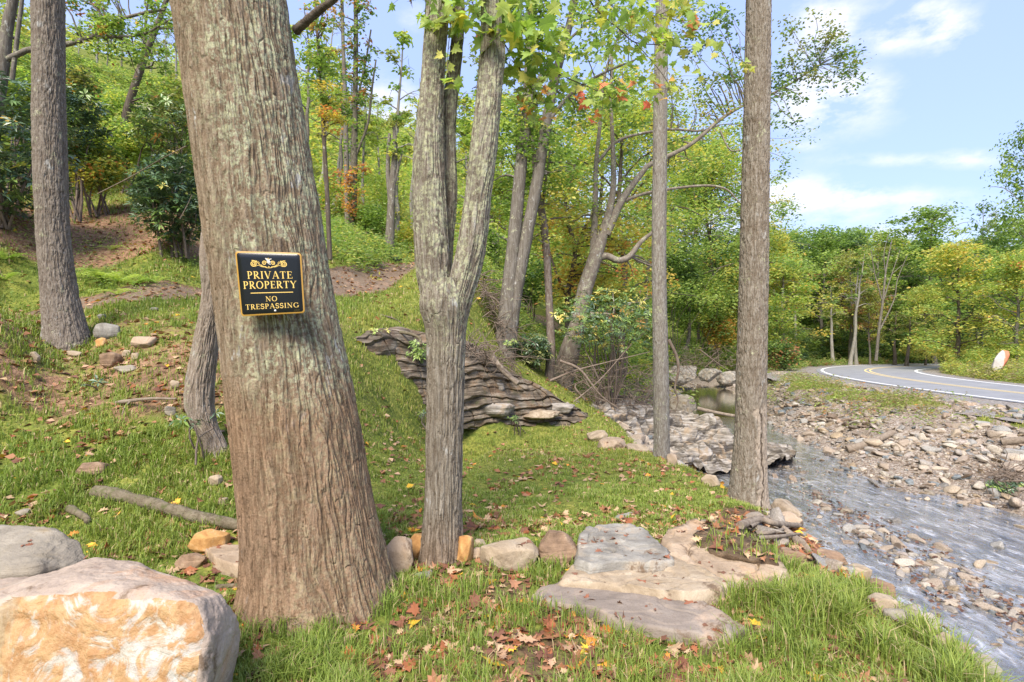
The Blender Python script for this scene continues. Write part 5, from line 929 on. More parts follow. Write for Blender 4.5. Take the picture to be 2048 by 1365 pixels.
shrub('rhododendron', 'olive-green rhododendron above and left of the sign tree, higher on the bank', 330, 255, 14.5, 75, 75, 330, {'green': 3, 'dark': 2, 'olive': 2, 'orange': .15}, 704, leaf=.16, per=9)
LS = {'light': 4, 'yg': 3, 'green': 2}
for i, a in enumerate([(250, 285, 16, 55, 45, 60, LS, 'bright lime-green shrub between the slope tree and the olive rhododendron'), (190, 330, 13.5, 60, 60, 70, {'yg': 3, 'green': 2, 'yellow': 1, 'orange': .2}, 'yellow-tinged shrub with orange leaves, right of the slope tree'), (30, 180, 14, 60, 60, 60, LS, 'light green shrub at the left edge above the dark rhododendron'), (250, 225, 20, 70, 40, 50, LS, 'pale shrub high on the hillside behind the lime-green one'), (150, 170, 16, 40, 40, 30, {'dark': 1, 'olive': 2, 'orange': .3}, 'brown-green shrub behind the slope tree, upper right'), (355, 200, 19, 50, 50, 36, {'green': 2, 'olive': 2, 'yg': 1}, 'loose green shrub on the hillside touching the sign tree silhouette'),
      (700, 515, 17, 60, 26, 60, LS, 'bright green bramble on the bank left of the gravel path'), (660, 490, 18, 34, 34, 40, {'light': 4, 'yg': 3}, 'lime-green shrub against the right side of the sign tree'), (745, 440, 22, 34, 40, 34, {'green': 3, 'light': 2}, 'round green shrub between the vine-clad trunk and the snag'), (815, 480, 23, 30, 40, 40, {'yg': 4, 'yellow': 2}, 'yellow-green shrub at the end of the gravel path'), (760, 390, 30, 60, 60, 50, {'yg': 4, 'light': 3}, 'pale yellow-green thicket behind the snag'), (660, 400, 26, 50, 70, 50, {'yg': 3, 'light': 3, 'orange': .3}, 'pale yellow-green thicket behind the vine-clad trunk'),
      (960, 500, 22, 50, 70, 60, {'green': 3, 'dark': 1, 'light': 2}, 'green thicket seen right of the forked tree'), (880, 470, 28, 50, 60, 40, {'yg': 3, 'light': 2}, 'yellow-green thicket seen between the forked stems'), (1060, 560, 20, 60, 50, 70, GD, 'shady green shrub behind the foot of the twin trunks'), (1230, 610, 19, 80, 50, 90, {'green': 3, 'light': 2, 'yellow': .8}, 'green and gold shrub behind the crooked trunk'),
      (1390, 600, 44, 80, 70, 130, {'green': 3, 'light': 3, 'yg': 1}, 'light green willowy shrub drooping over the pool'), (1440, 660, 44, 36, 36, 60, {'yellow': 2, 'orange': 1, 'green': 2}, 'golden-leafed shrub beside the pool, left of the scarred trunk'), (1350, 540, 42, 50, 60, 70, {'dark': 2, 'green': 3}, 'dark green shrub behind the slim trunk'), (1270, 670, 30, 50, 36, 60, {'green': 2, 'olive': 3}, 'olive shrub overhanging the gravel left of the pool'),
      (1560, 710, 40, 34, 34, 50, {'rust': 1, 'green': 2, 'dark': 1}, 'brownish shrub right of the scarred trunk at the creek bend'), (1550, 640, 44, 50, 60, 50, {'light': 2, 'yg': 2, 'green': 2}, 'green shrub rising behind the brownish one')]):
    shrub('leafy_shrub', a[7], a[0], a[1], a[2], a[3], a[4], a[5] * 2, a[6], 720 + i, 'cloud', .06 + a[2] * .0038, 26, .14 + a[2] * .011)
shrub('laurel_bush', 'glossy laurel with yellow-spotted leaves spreading in front of the crooked trunk', 1215, 640, 14.6, 120, 75, 520, {'green': 4, 'blue': 2, 'yellow': 1.1, 'orange': .25, 'dark': 1}, 760, leaf=.13, per=8, stems=16)
shrub('laurel_bush', 'dark small-leafed laurel low between the twin trunks and the reddish trunk', 1065, 700, 14.8, 42, 40, 260, {'dark': 3, 'blue': 3, 'olive': 2}, 761, leaf=.12, per=9)
shrub('laurel_sprig', 'small pale-leafed laurel sprig on top of the layered rock', 832, 705, 10.2, 26, 26, 34, {'green': 2, 'light': 2}, 762, leaf=.11, per=8, cat='shrub'); shrub('laurel_sprig', 'leafy sprig at the grass knoll edge below the twin trunks', 1020, 690, 13, 16, 14, 16, {'blue': 2, 'light': 1}, 763, leaf=.12, per=9)
shrub('seedling', 'blue-green seedling with oval leaves in front of the bent trunk', 398, 838, 4.62, 30, 20, 9, {'blue': 3, 'light': 1}, 764, leaf=.075, per=6, cat='seedling', stems=4); shrub('seedling', 'tiny rosette seedling on the slope below the stone scatter', 187, 768, 5.8, 16, 6, 4, {'blue': 3}, 765, leaf=.08, per=6, cat='seedling', stems=2)
shrub('weed_tuft', 'green-leaved weed at the foot of the layered rock behind the forked trunk', 845, 828, 9.4, 10, 8, 6, {'blue': 2, 'green': 1}, 766, leaf=.08, per=6, cat='weed'); shrub('weed_tuft', 'leafy weed under the long tan flagstone', 1030, 838, 11.2, 14, 9, 8, {'green': 1, 'dark': 1}, 767, leaf=.09, per=6, cat='weed'); shrub('weed_tuft', 'pale yellow-green weed on the turf above the layered rock', 757, 662, 9.8, 18, 10, 10, {'yg': 2, 'light': 2}, 768, leaf=.08, per=7, cat='weed')
shrub('bank_bush', 'small dark bush with sticks at the right edge of the gravel bank', 2010, 985, 11.6, 40, 20, 70, {'dark': 2, 'blue': 2, 'light': 1}, 769, leaf=.10, per=7)
def fern(label, u, v, n, L, seed):
    k = rs(seed); p = hit(u, v); r = thing('fern', label, 'fern', p, 'ferns on the bank above the path'); ml = MB(); col = np.array(PAL['light'][seed % 3])
    for i in range(n):
        a = k.rand() * 6.3; ln = L * (.6 + .5 * k.rand()); t = np.linspace(0, 1, 12); d = np.array([math.cos(a), math.sin(a) - .2]); xy = d[None] * (t * ln)[:, None]; z = ln * (.75 * t - .62 * t ** 2.2); rc = np.stack((xy[:, 0], xy[:, 1], z), 1) + p; s = np.array([-d[1], d[0], 0.])
        w = ln * .17 * np.sin(math.pi * np.clip(t * .9 + .12, 0, 1)); cc = col * (.8 + .4 * k.rand()); m_ = 1
        for side in (-1, 1):
            A_ = rc[:-1]; B_ = rc[:-1] + (rc[1:] - rc[:-1]) * .75; T = rc[:-1] + (rc[1:] - rc[:-1]) * .9 + s * side * w[:-1, None] + np.array([0, 0, -.01]); ml.add(np.stack((A_, B_, T), 1).reshape(-1, 3), np.arange(11)[:, None] * 3 + np.array([[0, 1, 2]]), cc)
    ml.build('fronds', M_LEAF, r, False)
for i, (u, v, n, L, l) in enumerate([(205, 560, 16, .62, 'broad fern clump right of the slope tree, leftmost of the row'), (240, 565, 16, .6, 'second fern of the row right of the slope tree'), (268, 572, 14, .5, 'low fern in the middle of the row above the path'), (312, 566, 12, .42, 'smallest fern at the right end of the row above the path'), (222, 500, 8, .4, 'lone pale fern higher on the brown bank'), (8, 520, 14, .6, 'fern at the left edge beside the brown bank'), (12, 560, 14, .5, 'fern at the left edge just above the path'), (235, 590, 12, .4, 'fern closest to the path edge')]): fern(l, u, v, n, L, 780 + i)
def weeds(label, px, seed, spec, h, n=60, leaf=.16, name='roadside_weeds'):
    k = rs(seed); ml = MB(); pts = []; 
    for (u, v, d) in px:
        c = P(u, v, d); q = np.stack((c[0] + k.randn(n) * .9, c[1] + k.randn(n) * .9), 1); g = G(q[:, 0], q[:, 1]); pts.append(np.stack((q[:, 0], q[:, 1], g + h * k.rand(n)), 1))
    pts = np.vstack(pts); pts = pts[pdist(pts[:, 0], pts[:, 1], ROADS) > 4.2]; clump_leaves(ml, pts, .3, 22, leaf, spec, k, 1.1, .3, .3); o = ml.build(name, M_LEAF, None, False); tag(o, label, 'weeds', kind='stuff')
WSP = {'yg': 3, 'olive': 3, 'light': 2, 'yellow': .6, 'dry': 2}
weeds('rough weeds and grasses on the inner side of the road bend', [(1990, 765, 27), (2040, 770, 26), (1930, 760, 30), (1960, 745, 32), (2020, 745, 31), (1880, 748, 36), (1900, 740, 37), (2048, 740, 33), (2090, 760, 28), (2150, 780, 24), (1860, 742, 41), (1960, 738, 36), (2000, 735, 38), (1830, 736, 46)], 790, WSP, .7, 90, .17)
weeds('tall flowering weeds at the forest edge behind the leaning rock', [(1960, 725, 37), (1920, 722, 40), (2010, 720, 37), (2045, 715, 36), (1880, 722, 44), (1840, 724, 48), (2090, 720, 34)], 791, {'yg': 3, 'light': 3, 'yellow': 1}, 1.5, 90, .2)
weeds('sparse dry grass along the outer edge of the road', [(1560, 745, 34), (1545, 760, 31), (1590, 760, 30), (1560, 775, 28), (1620, 770, 28), (1600, 785, 25), (1650, 790, 23.5), (1700, 800, 21.5), (1760, 808, 19.5), (1800, 800, 20), (1560, 730, 40), (1850, 835, 17), (1780, 815, 18.6)], 792, {'olive': 3, 'dry': 3, 'light': 2, 'orange': .2}, .22, 34, .13)
weeds('short grass and brush on the far lawn edge before the forest', [(1620, 722, 47), (1660, 720, 48), (1700, 719, 49.5), (1740, 718, 50.5), (1780, 719, 50.5), (1580, 722, 44), (1820, 722, 50)], 793, {'olive': 3, 'light': 2, 'rust': .5, 'green': 2}, .55, 80, .2)
weeds('mixed ferny undergrowth on the woodland floor', [(650, 560, 16), (640, 530, 18), (700, 535, 19), (680, 505, 20), (740, 520, 21), (720, 490, 23), (800, 510, 23), (960, 545, 19), (930, 530, 24), (985, 600, 18), (1040, 640, 18), (1130, 720, 19), (1200, 740, 21), (1060, 600, 22), (1000, 540, 26), (870, 505, 26), (1180, 690, 26), (1260, 720, 26)], 794, {'green': 3, 'light': 3, 'yg': 2, 'dry': .5}, .6, 130, .14, 'undergrowth')
weeds('leafy undergrowth covering the upper left hillside', [(u, v, d) for u, v, d in [(30, 130, 24), (120, 180, 24), (200, 220, 25), (280, 260, 24), (340, 290, 22), (60, 230, 18), (150, 260, 19), (230, 240, 22), (320, 230, 26), (0, 100, 30), (90, 120, 32), (180, 160, 34), (260, 180, 36), (330, 200, 38), (380, 220, 36), (60, 80, 40), (150, 130, 42), (240, 150, 46), (320, 170, 50), (400, 200, 48), (120, 90, 38), (200, 110, 40), (270, 140, 42), (40, 60, 50), (100, 80, 54)]], 795, {'green': 3, 'light': 4, 'yg': 2, 'olive': 2}, 1.9, 230, .22, 'undergrowth')
weeds('sprigs of green on the brown bank above the path', [(60, 560, 10.3), (20, 580, 9.8), (140, 570, 10.5), (330, 570, 11), (120, 530, 11), (60, 500, 11.5), (380, 575, 10.8)], 796, {'green': 3, 'light': 2}, .12, 40, .06, 'undergrowth')

weeds('leafy understorey filling the forest edge across the road', [(u, 700, d) for u, d in [(1560, 50), (1600, 56), (1640, 56), (1680, 56), (1720, 55), (1760, 56), (1800, 55), (1840, 53), (1880, 50), (1620, 60), (1700, 60), (1780, 60), (1860, 58), (1940, 52), (2000, 46), (2050, 46), (1530, 54), (1500, 50)]], 797, {'green': 3, 'light': 2, 'dark': 3, 'olive': 2, 'blue': 2}, 3.2, 120, .3, 'undergrowth')
weeds('light green thicket on the bank behind the pool', [(u, 700, d) for u, d in [(1330, 43), (1370, 44), (1410, 45), (1450, 45), (1490, 46), (1300, 38), (1260, 34), (1340, 48), (1400, 50), (1460, 50), (1240, 28), (1220, 25), (1255, 24), (1200, 30)]], 798, {'green': 3, 'light': 4, 'yg': 2, 'yellow': .5, 'dark': 1}, 2.6, 130, .2, 'undergrowth')

# ---- maple spray hanging in from above (leaves of the forked tree)
def lobed(scale=1., pts=None):
    return np.array([(0, -.05), (.10, .02), (.42, -.05), (.34, .14), (.62, .34), (.36, .38), (.40, .56), (.18, .52), (.14, .70), (0, 1.0), (-.14, .70), (-.18, .52), (-.40, .56), (-.36, .38), (-.62, .34), (-.34, .14), (-.42, -.05), (-.10, .02)]) * scale
def oak(scale=1.):
    return np.array([(0, -.1), (.06, .1), (.22, .08), (.14, .28), (.34, .34), (.16, .5), (.30, .66), (.10, .72), (0, 1.), (-.10, .72), (-.30, .66), (-.16, .5), (-.34, .34), (-.14, .28), (-.22, .08), (-.06, .1)]) * scale
def shaped_leaves(mb, C, size, col, k, shape, hang=.5, curl=.25, face=None):
    n = len(C); m = len(shape); az = k.rand(n) * 2 * math.pi; d = norm(np.stack((np.cos(az), np.sin(az), -hang * 2 * (.3 + k.rand(n))), 1)); nn = norm(k.randn(n, 3) * .45 + (np.array([0, 0, 1.]) if face is None else face)); s = norm(np.cross(d, nn)); up = np.cross(s, d)
    size = (size * (.65 + .6 * k.rand(n)))[:, None, None]; sx, sy = shape[:, 0], shape[:, 1]; cz = curl * (.4 + k.rand(n, 1)) * (sx[None] ** 2 * 1.2 - .5 * (sy[None] - .4) ** 2) * np.where(k.rand(n, 1) < .5, 1, -1)
    V = C[:, None] + size * (s[:, None] * sx[None, :, None] + d[:, None] * sy[None, :, None] + up[:, None] * cz[..., None]); ctr = C[:, None] + size * d[:, None] * .3; V = np.concatenate((V, ctr), 1).reshape(-1, 3)
    i = np.arange(m); f = np.stack((i, (i + 1) % m, np.full(m, m)), 1)[None] + (np.arange(n) * (m + 1))[:, None, None]; mb.add(V, f.reshape(-1, 3), np.repeat(col * (1 + .3 * (k.rand(n, 1) - .5)), m + 1, 0))
def maple_spray():
    k = rs(12); tw = MB(); ml = MB(); YG = {'yg': 3, 'light': 1, 'maple': 6}; 
    def sp(rows, r, n, spec, size, spread, tip=None, tipn=0):
        q = spline(np.array([P(*a) for a in rows]), 30); tube(tw, q, np.linspace(r, .0025, 30), 5, cap=False); n = int(n * 2.3); size = size * .88; t = (k.rand(n) ** .8 * 29).astype(int); C = q[t] + k.randn(n, 3) * spread * np.array([1, 1, .7]); shaped_leaves(ml, C, size, pal(spec, k, n), k, lobed(), .5, .35, np.array([0, -.7, .8]))
        for a, c in zip(q[t][::3], C[::3]): tube(tw, [a, (a + c) / 2 + np.array([0, 0, .02]), c], [.0018, .0014, .001], 3, cap=False)
        if tip: t = 24 + k.randint(6, size=tipn); C = q[t] + k.randn(tipn, 3) * spread * .75; shaped_leaves(ml, C, size, pal(tip, k, tipn), k, lobed(), .5, .35, np.array([0, -.7, .8]))
    sp([(1000, -160, 3.7), (985, -20, 3.7), (1010, 60, 3.7), (1060, 120, 3.8), (1120, 150, 3.9), (1190, 180, 4.0), (1230, 200, 4.0)], .009, 62, YG, .105, .13, {'red': 3, 'orange': 2}, 13)
    sp([(985, -40, 3.65), (1030, 40, 3.6), (1060, 70, 3.6), (1090, 85, 3.6)], .006, 44, {'maple': 5, 'yg': 1}, .12, .11)
    sp([(1010, 90, 3.8), (1040, 140, 3.8), (1070, 190, 3.8), (1075, 215, 3.8)], .005, 34, {'yg': 3, 'light': 3, 'orange': .4}, .10, .11, {'red': 2, 'yg': 1}, 6)
    sp([(1160, -60, 4.4), (1185, 10, 4.4), (1240, 60, 4.4), (1270, 85, 4.4), (1320, 90, 4.5), (1370, 95, 4.6), (1420, 90, 4.6)], .007, 44, YG, .095, .15, {'yg': 3, 'light': 1}, 4)
    sp([(1270, 85, 4.4), (1310, 130, 4.4), (1335, 165, 4.4), (1340, 185, 4.4)], .004, 16, {'yg': 3, 'yellow': 1}, .085, .10, {'orange': 2, 'yg': 2}, 5)
    sp([(1380, -60, 4.6), (1350, 10, 4.6), (1300, 40, 4.6), (1290, 60, 4.6)], .005, 46, {'yg': 4, 'light': 2}, .10, .17, {'orange': 1}, 3); sp([(1400, -60, 4.6), (1375, 10, 4.6), (1385, 35, 4.6)], .004, 10, {'yg': 2, 'light': 1}, .09, .10, {'orange': 3, 'red': 1}, 8)
    sp([(1180, -60, 4.4), (1210, -10, 4.4), (1230, 20, 4.4)], .004, 36, YG, .10, .22); sp([(920, -40, 3.6), (905, 20, 3.5), (900, 60, 3.5)], .004, 16, YG, .11, .10); sp([(930, -40, 3.55), (950, 20, 3.5), (965, 50, 3.5)], .004, 22, YG, .11, .10)
    sp([(880, -60, 3.4), (862, 0, 3.4), (858, 40, 3.4)], .003, 6, {'light': 1}, .10, .05); sp([(900, 60, 3.5), (895, 130, 3.45), (905, 170, 3.45)], .0025, 2, {'yg': 1}, .09, .03, {'yg': 1, 'light': 1}, 5); sp([(820, -40, 3.6), (822, 0, 3.6)], .003, 5, {'green': 1, 'rust': 1}, .08, .06)
    o_ = tw.build('twigs', BK_BROWN, t3); tw = MB()
    sp([(1440, 60, 5.2), (1470, 110, 5.2), (1488, 125, 5.2), (1500, 138, 5.2)], .003, 3, {'yg': 1, 'light': 1}, .10, .05, {'yellow': 1, 'yg': 1}, 5)
    tw.build('twig', BK_BROWN, t3); ml.build('foliage', M_LEAF, t3, False)
maple_spray()

# ---------------------------------------------------------------- wood lying about
def wood(name, label, rows, r0, r1, mat, cat='branch', forks=(), seg=9, group=None, wob=.15, seed=1, ground=True):
    pts = []
    for a in rows:
        if len(a) == 2: h = hit(*a); h = h + np.array([0, 0, r0 * (2.2 if name == 'driftwood_root' else .6)])
        else: h = P(*a)
        pts.append(h)
    org = np.array(pts[0]); n = max(14, len(pts) * 7); mb = MB(); q = spline(np.array(pts), n); kk = rs(seed); rr = np.linspace(r0, r1, n) * (1 + .22 * (fbm(np.stack((np.arange(n) * .35, np.zeros(n), np.zeros(n) + seed), 1), 3, seed) - .5) * 2); tube(mb, q, rr, seg, wob=wob, seed=seed)
    if len(rr): mb.add(np.vstack((mb.V[0][:seg], q[0])), np.stack(((np.arange(seg) + 1) % seg, np.arange(seg), np.full(seg, seg)), 1))
    for f in forks: tube(mb, spline(np.array([hit(*a) + np.array([0, 0, .06 if name == 'driftwood_root' else .02]) if len(a) == 2 else P(*a) for a in f]), 12), np.linspace(r0 * .5, r1 * .5, 12), 6)
    o = mb.build(name, mat, None, True, tuple(org)); return tag(o, label, cat, group)
M_LOG = mat_bark('rotting_log', (.19, .155, .10), (.33, .28, .20), (.075, .06, .04), fz=18, fx=18, moss=.7, bumpd=.006); M_DRIFT = mat_bark('driftwood', (.30, .235, .18), (.46, .39, .31), (.12, .09, .065), fz=14, fx=14, bumpd=.006); M_STICK = mat_bark('dead_stick', (.22, .165, .125), (.38, .31, .25), (.13, .09, .065), fz=10, fx=20, bumpd=.002)
wood('rotting_log', 'old mossy log lying in the grass left of the leaning trunk', [(190, 992), (250, 1003), (330, 1025), (400, 1045), (480, 1060), (560, 1072)], .055, .035, M_LOG, 'log', seg=12, seed=3)
wood('dead_branch', 'pale peeled stick with a fork lying across the slope by the bent trunk', [(232, 806, 5.45), (262, 802, 5.35), (300, 798, 5.25), (352, 798, 5.1)], .022, .010, M_DRIFT, forks=[[(262, 802, 5.35), (250, 815, 5.3), (244, 830, 5.25)]], seed=5)
wood('dead_branch', 'thin pale stick on the grass beside the quartz boulder', [(430, 1178), (470, 1174), (500, 1175)], .014, .010, M_LOG, seed=6); wood('dead_branch', 'dark broken bark piece in the grass above the grey boulder', [(138, 1022), (170, 1040), (176, 1050)], .03, .02, M_LOG, seed=7)
wood('driftwood_root', 'twisted driftwood roots on the bank below the scarred trunk', [(1480, 1072), (1520, 1058), (1550, 1066), (1600, 1068)], .034, .02, M_DRIFT, 'driftwood', forks=[[(1510, 1084), (1550, 1080), (1595, 1060)], [(1515, 1094), (1560, 1090), (1600, 1082)], [(1500, 1070), (1535, 1050), (1552, 1062)]], seed=8)
wood('driftwood_log', 'brown driftwood log lying on the gravel bank across the creek', [(1694, 905), (1730, 895), (1785, 872)], .13, .09, M_DRIFT, 'log', seg=12, seed=9); wood('driftwood_log', 'reddish log end on the gravel at the right edge', [(2005, 890), (2080, 884)], .11, .10, M_DRIFT, 'log', seg=12, seed=10)
wood('driftwood_log', 'pale log spanning the creek between slim and scarred trunks', [(1395, 817, 19.5), (1430, 825, 19.2), (1500, 838, 18.6)], .07, .05, M_DRIFT, 'log', seed=11); wood('dead_branch', 'weathered log leaning down the layered rock right of the forked trunk', [(985, 715, 11.6), (1010, 745, 11.4), (1036, 768, 11.3)], .055, .06, M_DRIFT, 'log', seg=10, seed=12)
wood('hanging_branch', 'dead crooked branch hanging beside the slim straight trunk', [(1337, 680, 8.6), (1352, 710, 8.6), (1357, 740, 8.6), (1350, 775, 8.6), (1356, 800, 8.6), (1350, 825, 8.6)], .03, .008, M_STICK, seed=13)
wood('fallen_vine', 'long thin pale vine hanging between the rhododendrons and the sign tree', [(195, 388, 9.5), (260, 355, 9.2), (320, 320, 8.5), (372, 293, 7.5)], .009, .007, M_DRIFT, 'vine', seed=14, seg=5); wood('fallen_vine', 'short pale vine dangling below the dark rhododendron', [(360, 438, 8.6), (375, 410, 8.6), (384, 390, 8.6)], .008, .005, M_DRIFT, 'vine', seed=15, seg=5)
wood('dead_branch', 'small twig on the turf above the layered rock', [(762, 632), (790, 640), (808, 652)], .02, .01, M_STICK, seed=16); wood('dead_branch', 'curved root loop hanging over the layered rock edge', [(800, 665, 10.3), (820, 668, 10.2), (838, 676, 10.1), (842, 690, 10)], .035, .02, M_LOG, seed=17)
wood('drain_pipe', 'black plastic pipe end beside the gravel path at the snag foot', [(785, 516, 20), (798, 522, 19.6)], .12, .12, (lambda t: (t.bsdf((.012, .014, .018), .5), t.m)[1])(NT('black_plastic')), 'pipe', seg=14, seed=18, wob=0)
kk = rs(31)
for i, (a, l) in enumerate([([(1140, 810, 13.5), (1200, 760, 13.7), (1262, 690, 14), (1290, 665, 14)], 'long bare limb slanting up through the laurel'), ([(1100, 762, 13.6), (1150, 742, 13.5), (1210, 726, 13.4), (1300, 704, 13.6)], 'bare limb crossing in front of the crooked trunk'), ([(1120, 722, 13.4), (1160, 740, 13.3), (1200, 790, 13.3), (1240, 820, 13.4)], 'arched bare branch dropping to the creek ledge'), ([(1190, 770, 15), (1240, 800, 15), (1300, 830, 15.2)], 'grey branch fallen over the ledge top'), ([(1170, 800, 14.2), (1150, 775, 14.4), (1165, 765, 14.6), (1185, 780, 14.5)], 'looped root at the crooked trunk foot'), ([(1230, 790, 17), (1300, 812, 17), (1340, 822, 17.2)], 'low branch on the gravel behind the ledge'),
      ([(1330, 760, 30), (1360, 730, 30), (1372, 720, 30)], 'dead branch on the pale pool rock'), ([(1410, 735, 33), (1445, 705, 33)], 'dead branch sticking up left of the scarred trunk'), ([(1400, 700, 32), (1440, 730, 32), (1475, 750, 32)], 'fallen branch over the pool rocks'), ([(1940, 905), (1905, 940), (1890, 960)], 'bare stick lying on the right gravel bank'), ([(2010, 900), (2015, 930), (2040, 950)], 'bare forked stick near the right edge of the gravel bank'), ([(1990, 960), (2040, 1000), (2070, 1010)], 'tangled stick beside the small dark bush'), ([(1640, 1108), (1690, 1125), (1720, 1140)], 'thin root on the near bank'), ([(1720, 1230, 3.6), (1700, 1180, 3.7)], 'dry reed leaning on the cream split boulder'), ([(1840, 1245, 3.7), (1880, 1250, 3.8), (1900, 1262, 3.7)], 'wet stick at the waterline near the camera'), ([(955, 560, 14.4), (985, 600, 14.2), (1010, 650, 14)], 'exposed root running down the knoll edge'), ([(965, 585, 14.5), (1000, 610, 14.2), (1012, 680, 13.8)], 'second root in the tangle at the twin trunk foot')]):
    wood('dead_branch', l, a, .022 + .012 * (i % 3) if a[0][-1] > 12 or len(a[0]) == 2 else .008, .008, M_STICK, seed=40 + i, seg=6, wob=.2)
def thicket(label, boxes, n, seed):
    k = rs(seed); mb = MB()
    for i in range(n):
        u, v, d, hu, hv = boxes[k.randint(len(boxes))]; c = P(u + (k.rand() - .5) * 2 * hu, v + (k.rand() - .5) * 2 * hv, d + k.randn() * .4); L = .35 + .9 * k.rand(); dd = norm(k.randn(3) * np.array([1, .7, .55])); m = c + dd * L * .5 + k.randn(3) * .12; e = c + dd * L + np.array([0, 0, -.15]); col = (1, 1, 1); tube(mb, spline([c, m, e], 7), np.linspace(.010, .003, 7) * (.5 + k.rand()), 4, col, cap=False)
    o = mb.build('brushwood', M_STICK, None); tag(o, label, 'brushwood', kind='stuff')
thicket('tangle of dead twigs and roots at the foot of the crooked trunk', [(1180, 780, 14.6, 50, 40), (1230, 800, 15, 50, 30), (1270, 770, 17, 40, 40), (1150, 740, 15.5, 30, 30), (1280, 810, 16.5, 40, 20)], 420, 61)
thicket('exposed root tangle along the right edge of the grass knoll', [(965, 570, 14.4, 14, 18), (985, 610, 14.3, 16, 24), (1000, 660, 14.1, 14, 22), (950, 700, 11.9, 24, 14), (985, 725, 12, 20, 12)], 330, 62); thicket('driftwood tangle behind the pool rocks', [(1420, 715, 33, 60, 20), (1340, 730, 31, 60, 20), (1290, 740, 29, 50, 20)], 320, 63); thicket('twig tangle beside the small dark bush on the right bank', [(2010, 960, 11.9, 30, 24)], 110, 64)

# ---------------------------------------------------------------- stones
M_STONE = mat_rock('creek_stone', [(.3, (.26, .21, .165)), (.5, (.40, .34, .27)), (.68, (.52, .46, .39))], 7., .12, .008, per_obj=True)
def stone_mesh(seed, sub):
    k = rs(seed); bm = bmesh.new(); bmesh.ops.create_icosphere(bm, subdivisions=sub, radius=1.); V = np.array([v.co[:] for v in bm.verts]); F = np.array([[v.index for v in f.verts] for f in bm.faces]); bm.free()
    for i in range(13):
        n = norm(k.randn(3)); h = .42 + .36 * k.rand(); d = V @ n; V = V - np.outer(np.maximum(d - h, 0) * .97, n)
    V = V * (1 + .10 * (fbm(V * 1.5 + seed, 3, seed)[:, None] - .5)); V[:, 0] *= 1.0 + .5 * k.rand(); V[:, 2] *= .34 + .38 * k.rand(); V[:, 0] *= 1.1; V *= 1.2; return V, F
SM = [stone_mesh(900 + i, 3) for i in range(12)]; SL = [stone_mesh(930 + i, 2 if i < 4 else 1) for i in range(14)]; SL2 = [stone_mesh(950 + i, 2) for i in range(10)]
